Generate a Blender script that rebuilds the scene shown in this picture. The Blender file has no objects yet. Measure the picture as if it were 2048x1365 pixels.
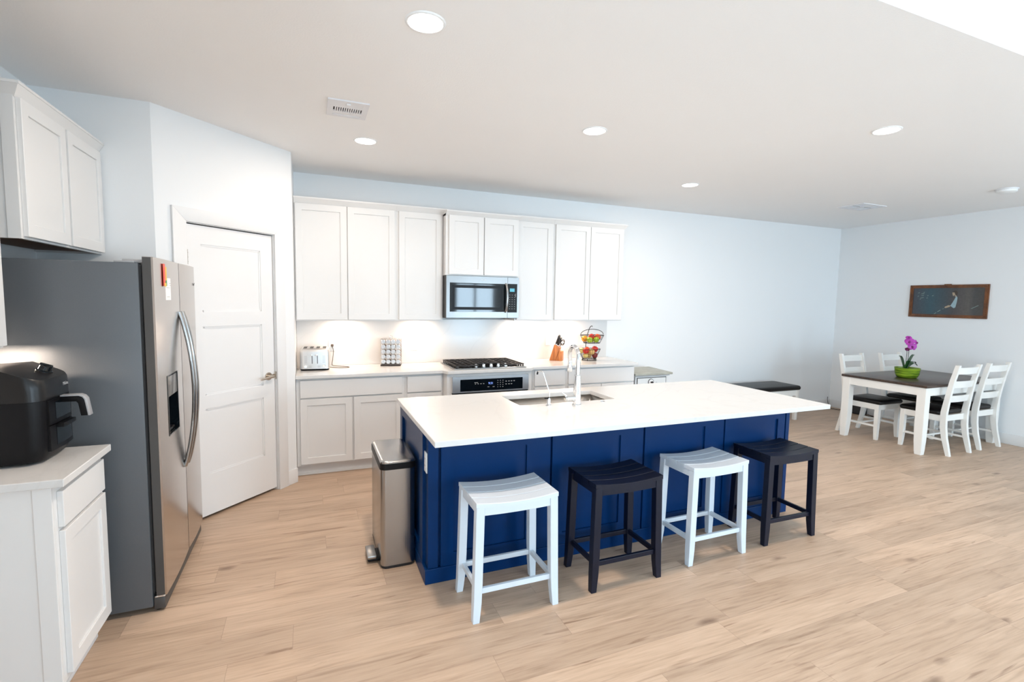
import bpy, bmesh, math, random
from mathutils import Vector, Matrix, Euler
random.seed(7)
PI = math.pi
scene = bpy.context.scene
COL = scene.collection

# ---------------------------------------------------------------- camera
cam_data = bpy.data.cameras.new('camera')
cam = bpy.data.objects.new('camera', cam_data); COL.objects.link(cam)
CAM = Vector((0.3458, -5.2404, 1.5999))
YAW, PITCH, ROLL, FPX = 0.3902, -0.0832, 0.0172, 987.49
_f = Vector((math.sin(YAW)*math.cos(PITCH), math.cos(YAW)*math.cos(PITCH), math.sin(PITCH)))
_r0 = Vector((math.cos(YAW), -math.sin(YAW), 0)); _u0 = _r0.cross(_f)
_r = math.cos(ROLL)*_r0 + math.sin(ROLL)*_u0
_u = -math.sin(ROLL)*_r0 + math.cos(ROLL)*_u0
cam.matrix_world = Matrix(((_r.x, _u.x, -_f.x, CAM.x), (_r.y, _u.y, -_f.y, CAM.y), (_r.z, _u.z, -_f.z, CAM.z), (0, 0, 0, 1)))
cam_data.sensor_fit = 'HORIZONTAL'; cam_data.sensor_width = 36.0
cam_data.lens = 36.0*FPX/2048.0
cam_data.clip_start = 0.05; cam_data.clip_end = 200
scene.camera = cam

# ---------------------------------------------------------------- colour, world, light
vs = scene.view_settings
scene.display_settings.display_device = 'sRGB'
vs.view_transform = 'Standard'; vs.look = 'None'; vs.gamma = 1.0; vs.use_curve_mapping = False
vs.exposure = 0.54

SKY = 0.9           # brightness of the open sky
DAY = 67.0          # daylight through one square metre of window
CAN = 13.6          # one recessed ceiling lamp
PUCK = 2.3         # one lamp under a wall cabinet
C_DAY = (0.61, 0.82, 1.0)
C_CAN = (1.0, 0.855, 0.73)
C_PUCK = (1.0, 0.80, 0.64)
CAN_SPREAD = PI

world = bpy.data.worlds.new('sky'); scene.world = world; world.use_nodes = True
wn = world.node_tree; wn.nodes.clear()
w_out = wn.nodes.new('ShaderNodeOutputWorld'); w_bg = wn.nodes.new('ShaderNodeBackground')
w_tc = wn.nodes.new('ShaderNodeTexCoord'); w_sep = wn.nodes.new('ShaderNodeSeparateXYZ')
w_ramp = wn.nodes.new('ShaderNodeValToRGB')
w_map = wn.nodes.new('ShaderNodeMapRange'); w_map.inputs[1].default_value = -0.3; w_map.inputs[2].default_value = 0.6
w_ramp.color_ramp.elements[0].position = 0.25; w_ramp.color_ramp.elements[0].color = (0.16, 0.20, 0.14, 1)
w_ramp.color_ramp.elements[1].position = 1.0; w_ramp.color_ramp.elements[1].color = (0.55, 0.78, 1.0, 1)
_e = w_ramp.color_ramp.elements.new(0.36); _e.color = (0.85, 0.95, 1.0, 1)
wn.links.new(w_tc.outputs['Generated'], w_sep.inputs[0]); wn.links.new(w_sep.outputs['Z'], w_map.inputs[0])
wn.links.new(w_map.outputs[0], w_ramp.inputs[0]); wn.links.new(w_ramp.outputs[0], w_bg.inputs['Color'])
w_bg.inputs['Strength'].default_value = SKY
wn.links.new(w_bg.outputs[0], w_out.inputs[0])

def area_light(name, loc, rot, sx, sy, power, color, shape='RECTANGLE', spread=PI):
    d = bpy.data.lights.new(name, 'AREA'); d.shape = shape; d.size = sx
    if shape in ('RECTANGLE', 'ELLIPSE'): d.size_y = sy
    d.energy = power; d.color = color; d.spread = spread
    o = bpy.data.objects.new(name, d); COL.objects.link(o)
    o.location = loc; o.rotation_euler = rot
    return o

H = 2.776           # kitchen ceiling
HL = 4.3            # living room ceiling
XL, XR = -1.13, 7.967
YE = -3.912         # edge of the kitchen ceiling
YR = -9.0           # rear wall of the living room
# rear wall windows: x0, x1, z0, z1 ; right wall windows: y0, y1, z0, z1
REAR = [(4.12, 5.30, 0.06, 2.06), (0.55, 2.75, 0.55, 2.20), (6.1, 7.5, 0.55, 2.20), (0.9, 3.2, 2.75, 3.9), (4.0, 6.3, 2.75, 3.9)]
LEFT_FILL = [(-8.6, -7.0, 0.30, 2.30), (-6.7, -5.6, 0.30, 2.30)]  # unseen left wall windows, added to brighten the ceiling and far walls
SIDE = [(-8.3, -6.8, 0.55, 2.2), (-6.3, -4.8, 0.55, 2.2)]
W_REAR = (0.78, 0.12, 0.50, 0.06, 0.06)     # brightness weight of each rear window's area light, tuned for balance
W_SIDE = 0.25
W_LEFT_FILL = 0.50  # brightness weight of the added left windows
for (a, b, c, d), w in zip(REAR, W_REAR):
    area_light('daylight', ((a+b)/2, YR-0.22, (c+d)/2), (PI/2, 0, 0), b-a, d-c, w*DAY*(b-a)*(d-c), C_DAY)
for (a, b, c, d) in SIDE:
    area_light('daylight', (XR+0.22, (a+b)/2, (c+d)/2), (PI/2, 0, PI/2), b-a, d-c, W_SIDE*DAY*(b-a)*(d-c), C_DAY)

for (a, b, c, d) in LEFT_FILL:
    area_light('daylight', (XL-0.22, (a+b)/2, (c+d)/2), (PI/2, 0, -PI/2), b-a, d-c, W_LEFT_FILL*DAY*(b-a)*(d-c), C_DAY)  # fill light from the added left windows

# ---------------------------------------------------------------- mesh helpers
class B:
    """collects shapes; build() links them as one mesh object"""
    def __init__(self): self.bm = bmesh.new()
    def _add(self, t):
        me = bpy.data.meshes.new('tmp'); t.to_mesh(me); t.free(); self.bm.from_mesh(me); bpy.data.meshes.remove(me)
    def box(self, x0, x1, y0, y1, z0, z1, bev=0.0, seg=2, M=None):
        t = bmesh.new(); x0, x1 = min(x0, x1), max(x0, x1); y0, y1 = min(y0, y1), max(y0, y1); z0, z1 = min(z0, z1), max(z0, z1)
        v = [t.verts.new(p) for p in ((x0,y0,z0),(x1,y0,z0),(x1,y1,z0),(x0,y1,z0),(x0,y0,z1),(x1,y0,z1),(x1,y1,z1),(x0,y1,z1))]
        for q in ((0,3,2,1),(4,5,6,7),(0,1,5,4),(1,2,6,5),(2,3,7,6),(3,0,4,7)): t.faces.new([v[i] for i in q])
        if bev > 0:
            bmesh.ops.bevel(t, geom=t.edges[:], offset=min(bev, .49*min(x1-x0, y1-y0, z1-z0)), segments=seg, profile=.5, affect='EDGES')
        if M is not None: bmesh.ops.transform(t, matrix=M, verts=t.verts)
        self._add(t); return self
    def hexa(self, lo, hi, bev=0.0):
        """lo, hi: four corner points each, same winding"""
        t = bmesh.new(); v = [t.verts.new(p) for p in list(lo)+list(hi)]
        for q in ((3,2,1,0),(4,5,6,7),(0,1,5,4),(1,2,6,5),(2,3,7,6),(3,0,4,7)): t.faces.new([v[i] for i in q])
        bmesh.ops.recalc_face_normals(t, faces=t.faces)
        if bev > 0: bmesh.ops.bevel(t, geom=t.edges[:], offset=bev, segments=2, profile=.5, affect='EDGES')
        self._add(t); return self
    def loft(self, loops, cap=True, closed=True):
        t = bmesh.new(); L = [[t.verts.new(p) for p in l] for l in loops]; n = len(L[0])
        for a, b in zip(L, L[1:]):
            for i in range(n if closed else n-1):
                j = (i+1) % n; t.faces.new((a[i], a[j], b[j], b[i]))
        if cap and closed:
            t.faces.new(list(reversed(L[0]))); t.faces.new(L[-1])
        bmesh.ops.recalc_face_normals(t, faces=t.faces)
        self._add(t); return self
    def cyl(self, p0, p1, r0, r1=None, n=24):
        r1 = r0 if r1 is None else r1; p0 = Vector(p0); p1 = Vector(p1); d = (p1-p0).normalized()
        a = d.orthogonal().normalized(); b = d.cross(a)
        ring = lambda p, r: [p + r*(math.cos(2*PI*i/n)*a + math.sin(2*PI*i/n)*b) for i in range(n)]
        return self.loft([ring(p0, r0), ring(p1, r1)])
    def lathe(self, prof, c=(0,0,0), n=32, M=None, cap=True):
        """prof: (radius, height) pairs from one end to the other"""
        c = Vector(c); loops = []
        for r, h in prof:
            r = max(r, 1e-4); l = [Vector((r*math.cos(2*PI*i/n), r*math.sin(2*PI*i/n), h)) for i in range(n)]
            loops.append([(M @ p if M is not None else p) + c for p in l])
        return self.loft(loops, cap)
    def tube(self, pts, r, n=8, closed=False, cap=True):
        pts = [Vector(p) for p in pts]; m = len(pts); rr = r if isinstance(r, (list, tuple)) else [r]*m
        tan = []
        for i in range(m):
            a = pts[(i-1) % m] if (closed or i > 0) else pts[i]; b = pts[(i+1) % m] if (closed or i < m-1) else pts[i]
            tan.append((b-a).normalized())
        nrm = tan[0].orthogonal().normalized(); loops = []
        for i in range(m):
            nrm = (nrm - nrm.dot(tan[i])*tan[i]); nrm = nrm.normalized() if nrm.length > 1e-6 else tan[i].orthogonal().normalized()
            bn = tan[i].cross(nrm)
            loops.append([pts[i] + rr[i]*(math.cos(2*PI*k/n)*nrm + math.sin(2*PI*k/n)*bn) for k in range(n)])
        if closed: loops.append(loops[0])
        return self.loft(loops, cap and not closed)
    def prism(self, poly, f0, f1, bev=0.0):
        """poly: 2-D outline; f0, f1 map (a, b) to the two end faces"""
        t = bmesh.new(); A = [t.verts.new(f0(*p)) for p in poly]; Bv = [t.verts.new(f1(*p)) for p in poly]; n = len(poly)
        for i in range(n): t.faces.new((A[i], A[(i+1) % n], Bv[(i+1) % n], Bv[i]))
        t.faces.new(list(reversed(A))); t.faces.new(Bv)
        bmesh.ops.recalc_face_normals(t, faces=t.faces)
        if bev > 0: bmesh.ops.bevel(t, geom=t.edges[:], offset=bev, segments=2, profile=.5, affect='EDGES')
        self._add(t); return self
    def ball(self, c, r, s=(1,1,1), u=20, v=12, M=None):
        t = bmesh.new(); bmesh.ops.create_uvsphere(t, u_segments=u, v_segments=v, radius=r)
        for q in t.verts: q.co = Vector((q.co.x*s[0], q.co.y*s[1], q.co.z*s[2]))
        if M is not None: bmesh.ops.transform(t, matrix=M, verts=t.verts)
        bmesh.ops.translate(t, vec=Vector(c), verts=t.verts); self._add(t); return self
    def sheet(self, grid, th=0.0):
        """grid: rows of points; a surface, thickened when th > 0"""
        t = bmesh.new(); V = [[t.verts.new(p) for p in row] for row in grid]
        for a, b in zip(V, V[1:]):
            for i in range(len(a)-1): t.faces.new((a[i], a[i+1], b[i+1], b[i]))
        if th:
            bmesh.ops.recalc_face_normals(t, faces=t.faces)
            bmesh.ops.solidify(t, geom=t.faces[:], thickness=th)
        bmesh.ops.recalc_face_normals(t, faces=t.faces); self._add(t); return self
    def plate(self, us, vs_, holes, w0, w1, f):
        """a slab with rectangular holes; f(u, v, w) -> point; holes: (u0,u1,v0,v1)"""
        us = sorted(set(us + [h[0] for h in holes] + [h[1] for h in holes])); vs2 = sorted(set(vs_ + [h[2] for h in holes] + [h[3] for h in holes]))
        t = bmesh.new(); nu, nv = len(us)-1, len(vs2)-1
        solid = [[not any(h[0] < (us[i]+us[i+1])/2 < h[1] and h[2] < (vs2[j]+vs2[j+1])/2 < h[3] for h in holes) for j in range(nv)] for i in range(nu)]
        cache = {}
        def V(i, j, w):
            if (i, j, w) not in cache: cache[(i, j, w)] = t.verts.new(f(us[i], vs2[j], w))
            return cache[(i, j, w)]
        S = lambda i, j: 0 <= i < nu and 0 <= j < nv and solid[i][j]
        for i in range(nu):
            for j in range(nv):
                if not solid[i][j]: continue
                for w in (w0, w1): t.faces.new((V(i,j,w), V(i+1,j,w), V(i+1,j+1,w), V(i,j+1,w)))
                if not S(i-1, j): t.faces.new((V(i,j,w0), V(i,j+1,w0), V(i,j+1,w1), V(i,j,w1)))
                if not S(i+1, j): t.faces.new((V(i+1,j,w0), V(i+1,j+1,w0), V(i+1,j+1,w1), V(i+1,j,w1)))
                if not S(i, j-1): t.faces.new((V(i,j,w0), V(i+1,j,w0), V(i+1,j,w1), V(i,j,w1)))
                if not S(i, j+1): t.faces.new((V(i,j+1,w0), V(i+1,j+1,w0), V(i+1,j+1,w1), V(i,j+1,w1)))
        bmesh.ops.recalc_face_normals(t, faces=t.faces); self._add(t); return self
    def build(self, name, mat, parent=None, smooth=38, xf=None):
        org = ORG.get(parent.name, Vector()) if parent is not None else Vector()
        if xf is not None: bmesh.ops.transform(self.bm, matrix=xf, verts=self.bm.verts)
        if org.length: bmesh.ops.translate(self.bm, vec=-org, verts=self.bm.verts)
        me = bpy.data.meshes.new(name)
        if smooth:
            for fc in self.bm.faces: fc.smooth = True
        self.bm.to_mesh(me); self.bm.free()
        if smooth: me.set_sharp_from_angle(angle=math.radians(smooth))
        me.materials.append(mat)
        o = bpy.data.objects.new(name, me); COL.objects.link(o)
        if parent is not None: o.parent = parent
        ORG[o.name] = org
        return o
ORG = {}
def tag(o, label, cat, group=None):
    o['label'] = label; o['category'] = cat
    if group: o['group'] = group
    return o
def thing(name, label, cat, loc=(0,0,0), group=None):
    o = bpy.data.objects.new(name, None); COL.objects.link(o); o.location = loc; o.empty_display_size = .1
    ORG[o.name] = Vector(loc); return tag(o, label, cat, group)
def struct(b, name, mat, parent=None, **k):
    o = b.build(name, mat, parent, **k)
    if parent is None: o['kind'] = 'structure'
    return o
def place(o, loc, rz=0.0):
    o.location = loc; o.rotation_euler = (0, 0, rz); return o
def dup(root, loc, rz=0.0, label=None, mats=None):
    def cp(o, par):
        c = o.copy(); COL.objects.link(c)
        if par is not None: c.parent = par
        if mats and c.type == 'MESH' and o.data.materials and o.data.materials[0] in mats:
            c.data = o.data.copy(); c.data.materials[0] = mats[o.data.materials[0]]
        for ch in list(o.children): cp(ch, c)
        return c
    r = cp(root, None); r.location = loc; r.rotation_euler = (0, 0, rz)
    if label: r['label'] = label
    return r
def lettering(text, size, M, mat, parent, name='lettering', depth=0.0004):
    c = bpy.data.curves.new('txt', 'FONT'); c.body = text; c.size = size; c.extrude = depth; c.align_x = 'CENTER'; c.align_y = 'CENTER'
    o = bpy.data.objects.new('txt', c); COL.objects.link(o)
    me = bpy.data.meshes.new_from_object(o.evaluated_get(bpy.context.evaluated_depsgraph_get()))
    bpy.data.objects.remove(o); bpy.data.curves.remove(c)
    org = ORG.get(parent.name, Vector()); me.transform(Matrix.Translation(-org) @ M); me.materials.clear(); me.materials.append(mat); me.name = name
    n = bpy.data.objects.new(name, me); COL.objects.link(n); n.parent = parent; return n

# ---------------------------------------------------------------- materials
def new_mat(name):
    m = bpy.data.materials.new(name); m.use_nodes = True
    return m, m.node_tree, m.node_tree.nodes['Principled BSDF']
def P(name, col, rough=.5, metal=0.0, bump=0.0, bscale=60.0, var=0.0, vscale=8.0, coat=0.0, trans=0.0, emis=None, estr=0.0, stretch=None, spec=None):
    m, nt, p = new_mat(name); N = nt.nodes; Lk = nt.links
    p.inputs['Base Color'].default_value = (*col, 1); p.inputs['Roughness'].default_value = rough; p.inputs['Metallic'].default_value = metal
    p.inputs['Coat Weight'].default_value = coat; p.inputs['Transmission Weight'].default_value = trans
    if spec is not None: p.inputs['Specular IOR Level'].default_value = spec
    if emis: p.inputs['Emission Color'].default_value = (*emis, 1); p.inputs['Emission Strength'].default_value = estr
    tc = N.new('ShaderNodeTexCoord'); mp = N.new('ShaderNodeMapping'); Lk.new(tc.outputs['Object'], mp.inputs[0])
    if stretch: mp.inputs['Scale'].default_value = stretch
    nz = N.new('ShaderNodeTexNoise'); nz.inputs['Scale'].default_value = vscale; nz.inputs['Detail'].default_value = 4; Lk.new(mp.outputs[0], nz.inputs['Vector'])
    if var > 0:
        mx = N.new('ShaderNodeMix'); mx.data_type = 'RGBA'
        mx.inputs[6].default_value = (*[c*(1-var) for c in col], 1); mx.inputs[7].default_value = (*[min(1, c*(1+var)) for c in col], 1)
        Lk.new(nz.outputs['Fac'], mx.inputs[0]); Lk.new(mx.outputs[2], p.inputs['Base Color'])
    if bump > 0:
        nb = N.new('ShaderNodeTexNoise'); nb.inputs['Scale'].default_value = bscale; nb.inputs['Detail'].default_value = 3; Lk.new(mp.outputs[0], nb.inputs['Vector'])
        bp = N.new('ShaderNodeBump'); bp.inputs['Strength'].default_value = bump; bp.inputs['Distance'].default_value = .002
        Lk.new(nb.outputs['Fac'], bp.inputs['Height']); Lk.new(bp.outputs[0], p.inputs['Normal'])
    return m

M_wall = P('wall_paint', (.84,.845,.845), .6, bump=.12, bscale=180, var=.012, vscale=1.5)
M_ceil = P('ceiling_paint', (.92,.91,.90), .75, bump=.35, bscale=120, var=.01, vscale=2)
M_trim = P('trim_paint', (.82,.81,.80), .35, var=.01)
M_cab = P('cabinet_paint', (.775,.76,.742), .36, bump=.02, var=.012, vscale=3)
M_under = P('raw_plywood', (.20,.09,.04), .6, var=.25, vscale=10, stretch=(1,8,1))
M_navy = P('navy_paint', (.0008,.026,.105), .33, bump=.05, bscale=90, var=.08, vscale=4, spec=.15)
M_black = P('black_plastic', (.005,.005,.006), .38, var=.1, spec=.2)
M_gloss = P('black_glass', (.004,.006,.008), .05, var=.05, spec=.5)
M_rubber = P('dark_rubber', (.02,.02,.021), .7, var=.1)
M_steel = P('brushed_steel', (.40,.395,.39), .23, 1.0, bump=.08, bscale=200, stretch=(1,1,.02), var=.03, vscale=40)
M_steelh = P('brushed_steel_across', (.36,.355,.35), .28, 1.0, bump=.08, bscale=200, stretch=(.02,1,1), var=.03, vscale=40)
M_fridge = P('fridge_door_steel', (.56,.52,.49), .20, 1.0, bump=.03, bscale=160, stretch=(1,1,.02), var=.02, vscale=30)
M_fside = P('fridge_side_grey', (.118,.130,.142), .38, .25, bump=.18, bscale=420, var=.06, vscale=200)
M_fedge = P('fridge_door_edge', (.085,.083,.082), .4, .4, bump=.1, bscale=300, var=.05)
M_mw = P('microwave_steel', (.25,.245,.24), .30, 1.0, bump=.06, bscale=200, stretch=(.02,1,1), var=.03, vscale=40)
M_oven = P('oven_steel', (.66,.66,.66), .42, 1.0, bump=.06, bscale=200, stretch=(.02,1,1), var=.03, vscale=40)
M_toast = P('toaster_steel', (.66,.65,.64), .33, 1.0, bump=.06, bscale=200, stretch=(.02,1,1), var=.03, vscale=40)
M_chrome = P('chrome', (.86,.87,.88), .06, 1.0, var=.01)
M_nickel = P('satin_nickel', (.58,.52,.45), .22, 1.0, var=.03)
M_sink = P('sink_steel', (.60,.58,.55), .30, 1.0, bump=.06, bscale=150, stretch=(.05,1,1), var=.04, vscale=20)
M_white = P('white_plastic', (.87,.87,.86), .35, var=.01)
M_slot = P('dark_slot', (.03,.03,.03), .6, var=.1)
M_stoolw = P('white_stool_paint', (.66,.71,.76), .40, bump=.05, bscale=50, var=.02, vscale=10)
M_stoolb = P('black_stool_paint', (.004,.0055,.016), .38, bump=.12, bscale=70, var=.15, vscale=12, spec=.30)
M_chairw = P('cream_chair_paint', (.86,.83,.78), .42, bump=.04, bscale=60, var=.02)
M_leath = P('black_leather', (.007,.006,.006), .36, bump=.25, bscale=160, var=.12, spec=.3)
M_iron = P('cast_iron', (.018,.014,.013), .55, bump=.2, bscale=200, var=.15)
M_plate = P('dispenser_panel', (.22,.21,.20), .22, .8, var=.3, vscale=6)
M_wire = P('dark_wire', (.03,.024,.02), .45, .5, var=.1)
M_ww = P('dark_wire_base', (.028,.018,.014), .5, var=.1)
M_grille = P('vent_paint', (.80,.80,.82), .5, var=.01)
M_ventin = P('vent_inside', (.10,.09,.09), .8, var=.1)
M_lens = P('lamp_lens', (.9,.9,.9), .4, emis=(1.0,.96,.90), estr=5.0)
M_disp = P('blue_digits', (.02,.03,.1), .4, emis=(.25,.40,1.0), estr=1.1)
M_lcd = P('teal_display', (.02,.12,.16), .3, emis=(.08,.45,.58), estr=.55)
M_mark = P('grey_print', (.42,.42,.42), .5, var=.05)
M_grey = P('handle_grey', (.42,.42,.43), .35, .3, var=.04)

def wood(name, base, dark, rough=.45, scale=(1.2,14,14), amt=.6):
    m, nt, p = new_mat(name); N, Lk = nt.nodes, nt.links
    tc = N.new('ShaderNodeTexCoord'); mp = N.new('ShaderNodeMapping'); mp.inputs['Scale'].default_value = scale
    nz = N.new('ShaderNodeTexNoise'); nz.inputs['Scale'].default_value = 3; nz.inputs['Detail'].default_value = 7; nz.inputs['Roughness'].default_value = .62; nz.inputs['Distortion'].default_value = .6
    rp = N.new('ShaderNodeValToRGB'); rp.color_ramp.elements[0].color = (*dark, 1); rp.color_ramp.elements[1].color = (*base, 1)
    rp.color_ramp.elements[0].position = .5-.28*amt; rp.color_ramp.elements[1].position = .5+.2*amt
    Lk.new(tc.outputs['Object'], mp.inputs[0]); Lk.new(mp.outputs[0], nz.inputs['Vector']); Lk.new(nz.outputs['Fac'], rp.inputs[0]); Lk.new(rp.outputs[0], p.inputs['Base Color'])
    bp = N.new('ShaderNodeBump'); bp.inputs['Strength'].default_value = .15; bp.inputs['Distance'].default_value = .002
    Lk.new(nz.outputs['Fac'], bp.inputs['Height']); Lk.new(bp.outputs[0], p.inputs['Normal']); p.inputs['Roughness'].default_value = rough
    return m
M_table = wood('walnut_top', (.075,.046,.032), (.022,.012,.009), .30, (1.0,10,10))
M_block = wood('acacia_block', (.62,.22,.06), (.38,.11,.028), .42, (9,9,1.5))
M_frame = wood('carved_frame_wood', (.20,.068,.018), (.07,.022,.008), .4, (3,3,3))
M_stone = wood('grey_stone_top', (.50,.50,.43), (.26,.25,.20), .4, (2,8,8), 1.0)

def quartz(name):
    m, nt, p = new_mat(name); N, Lk = nt.nodes, nt.links
    tc = N.new('ShaderNodeTexCoord')
    n1 = N.new('ShaderNodeTexNoise'); n1.inputs['Scale'].default_value = 1.1; n1.inputs['Detail'].default_value = 5; n1.inputs['Distortion'].default_value = 1.6
    a = N.new('ShaderNodeMath'); a.operation = 'SUBTRACT'; a.inputs[1].default_value = .5
    b = N.new('ShaderNodeMath'); b.operation = 'ABSOLUTE'
    c = N.new('ShaderNodeMapRange'); c.inputs[1].default_value = 0.0; c.inputs[2].default_value = .016
    mx = N.new('ShaderNodeMix'); mx.data_type = 'RGBA'; mx.inputs[6].default_value = (.675,.658,.637,1); mx.inputs[7].default_value = (.70,.685,.665,1)
    Lk.new(tc.outputs['Object'], n1.inputs['Vector']); Lk.new(n1.outputs['Fac'], a.inputs[0]); Lk.new(a.outputs[0], b.inputs[0]); Lk.new(b.outputs[0], c.inputs[0])
    Lk.new(c.outputs[0], mx.inputs[0]); Lk.new(mx.outputs[2], p.inputs['Base Color']); p.inputs['Roughness'].default_value = .16
    return m
M_quartz = quartz('white_quartz')

def plank_floor():
    m, nt, p = new_mat('oak_plank_floor'); N, Lk = nt.nodes, nt.links
    def math_(op, a, b=None):
        n = N.new('ShaderNodeMath'); n.operation = op
        for i, v in enumerate((a, b)):
            if v is None: continue
            if isinstance(v, (int, float)): n.inputs[i].default_value = v
            else: Lk.new(v, n.inputs[i])
        return n.outputs[0]
    tc = N.new('ShaderNodeTexCoord'); sp = N.new('ShaderNodeSeparateXYZ'); Lk.new(tc.outputs['Object'], sp.inputs[0])
    X, Y = sp.outputs['X'], sp.outputs['Y']; W, L = .182, 1.22
    v = math_('DIVIDE', Y, W); row = math_('FLOOR', v); fv = math_('FRACT', v)
    wr = N.new('ShaderNodeTexWhiteNoise'); wr.noise_dimensions = '1D'; Lk.new(row, wr.inputs['W'])
    u = math_('ADD', math_('DIVIDE', X, L), wr.outputs['Value']); colm = math_('FLOOR', u); fu = math_('FRACT', u)
    cid = N.new('ShaderNodeCombineXYZ'); Lk.new(row, cid.inputs[0]); Lk.new(colm, cid.inputs[1])
    wp = N.new('ShaderNodeTexWhiteNoise'); wp.noise_dimensions = '2D'; Lk.new(cid.outputs[0], wp.inputs['Vector'])
    pid = wp.outputs['Value']
    # grain coordinates, shifted for each plank
    gx = math_('ADD', X, math_('MULTIPLY', pid, 37.0)); gy = math_('ADD', Y, math_('MULTIPLY', pid, 11.0))
    g = N.new('ShaderNodeCombineXYZ'); Lk.new(gx, g.inputs[0]); Lk.new(gy, g.inputs[1])
    def noise(sx, sy, scale, detail, dist=0.0):
        mp = N.new('ShaderNodeMapping'); mp.inputs['Scale'].default_value = (sx, sy, 1); Lk.new(g.outputs[0], mp.inputs[0])
        n = N.new('ShaderNodeTexNoise'); n.inputs['Scale'].default_value = scale; n.inputs['Detail'].default_value = detail; n.inputs['Distortion'].default_value = dist
        Lk.new(mp.outputs[0], n.inputs['Vector']); return n.outputs['Fac']
    fine = noise(1.6, 26, 3.0, 6, .3); broad = noise(.8, 7, 1.6, 4, .9); streak = noise(.9, 11, 2.2, 5, 1.4)
    rp = N.new('ShaderNodeValToRGB'); Lk.new(math_('ADD', math_('MULTIPLY', fine, .45), math_('MULTIPLY', broad, .55)), rp.inputs[0])
    e = rp.color_ramp.elements; e[0].position = .31; e[0].color = (.385,.26,.175,1); e[1].position = .63; e[1].color = (.62,.45,.325,1)
    k = e.new(.475); k.color = (.535,.378,.266,1)
    def mix(fac, a, b, mode='MIX'):
        mx = N.new('ShaderNodeMix'); mx.data_type = 'RGBA'; mx.blend_type = mode
        if isinstance(fac, (int, float)): mx.inputs[0].default_value = fac
        else: Lk.new(fac, mx.inputs[0])
        for i, q in ((6, a), (7, b)):
            if isinstance(q, tuple): mx.inputs[i].default_value = (*q, 1)
            else: Lk.new(q, mx.inputs[i])
        return mx.outputs[2]
    # plank to plank tone
    tone = N.new('ShaderNodeMapRange'); tone.inputs[3].default_value = .90; tone.inputs[4].default_value = 1.07; Lk.new(wp.outputs['Value'], tone.inputs[0])
    tv = N.new('ShaderNodeCombineColor'); [Lk.new(tone.outputs[0], tv.inputs[i]) for i in range(3)]
    col = mix(1.0, rp.outputs[0], tv.outputs[0], 'MULTIPLY')
    # thin dark mineral streaks
    ss = N.new('ShaderNodeMapRange'); ss.inputs[1].default_value = .62; ss.inputs[2].default_value = .74; Lk.new(streak, ss.inputs[0])
    col = mix(math_('MULTIPLY', ss.outputs[0], .80), col, (.27,.165,.105))
    # knots
    mpk = N.new('ShaderNodeMapping'); mpk.inputs['Scale'].default_value = (1.0, 2.6, 1); Lk.new(g.outputs[0], mpk.inputs[0])
    nd = N.new('ShaderNodeTexNoise'); nd.inputs['Scale'].default_value = 9; Lk.new(mpk.outputs[0], nd.inputs['Vector'])
    ad = N.new('ShaderNodeVectorMath'); ad.operation = 'MULTIPLY_ADD'; ad.inputs[1].default_value = (.08,.08,.08)
    Lk.new(nd.outputs['Color'], ad.inputs[0]); Lk.new(mpk.outputs[0], ad.inputs[2])
    vo = N.new('ShaderNodeTexVoronoi'); vo.inputs['Scale'].default_value = 1.5; vo.inputs['Randomness'].default_value = 1.0; Lk.new(ad.outputs[0], vo.inputs['Vector'])
    kk = N.new('ShaderNodeMapRange'); kk.inputs[1].default_value = .115; kk.inputs[2].default_value = .015; Lk.new(vo.outputs['Distance'], kk.inputs[0])
    kc = N.new('ShaderNodeSeparateColor'); Lk.new(vo.outputs['Color'], kc.inputs[0])
    ks = N.new('ShaderNodeMapRange'); ks.inputs[1].default_value = .30; ks.inputs[2].default_value = .5; Lk.new(kc.outputs[0], ks.inputs[0])
    col = mix(math_('MULTIPLY', math_('MULTIPLY', kk.outputs[0], ks.outputs[0]), .85), col, (.17,.10,.065))
    # seams
    ex = math_('MULTIPLY', math_('MINIMUM', fu, math_('SUBTRACT', 1.0, fu)), L); ey = math_('MULTIPLY', math_('MINIMUM', fv, math_('SUBTRACT', 1.0, fv)), W)
    sm = N.new('ShaderNodeMapRange'); sm.inputs[1].default_value = .0008; sm.inputs[2].default_value = .0022; Lk.new(math_('MINIMUM', ex, ey), sm.inputs[0])
    inv = math_('SUBTRACT', 1.0, sm.outputs[0])
    col = mix(math_('MULTIPLY', inv, .35), col, (.25,.16,.11))
    Lk.new(col, p.inputs['Base Color'])
    rg = N.new('ShaderNodeMapRange'); rg.inputs[3].default_value = .36; rg.inputs[4].default_value = .52; Lk.new(fine, rg.inputs[0]); Lk.new(rg.outputs[0], p.inputs['Roughness'])
    bp = N.new('ShaderNodeBump'); bp.inputs['Strength'].default_value = .10; bp.inputs['Distance'].default_value = .002
    Lk.new(math_('SUBTRACT', fine, inv), bp.inputs['Height']); Lk.new(bp.outputs[0], p.inputs['Normal'])
    return m
M_floor = plank_floor()

def clear_glass():
    m = bpy.data.materials.new('window_glass'); m.use_nodes = True; nt = m.node_tree; nt.nodes.clear()
    o = nt.nodes.new('ShaderNodeOutputMaterial'); mx = nt.nodes.new('ShaderNodeMixShader'); mx.inputs[0].default_value = .08
    t = nt.nodes.new('ShaderNodeBsdfTransparent'); g = nt.nodes.new('ShaderNodeBsdfGlossy'); g.inputs['Roughness'].default_value = .02
    nt.links.new(t.outputs[0], mx.inputs[1]); nt.links.new(g.outputs[0], mx.inputs[2]); nt.links.new(mx.outputs[0], o.inputs[0]); return m
M_pane = clear_glass()

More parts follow.
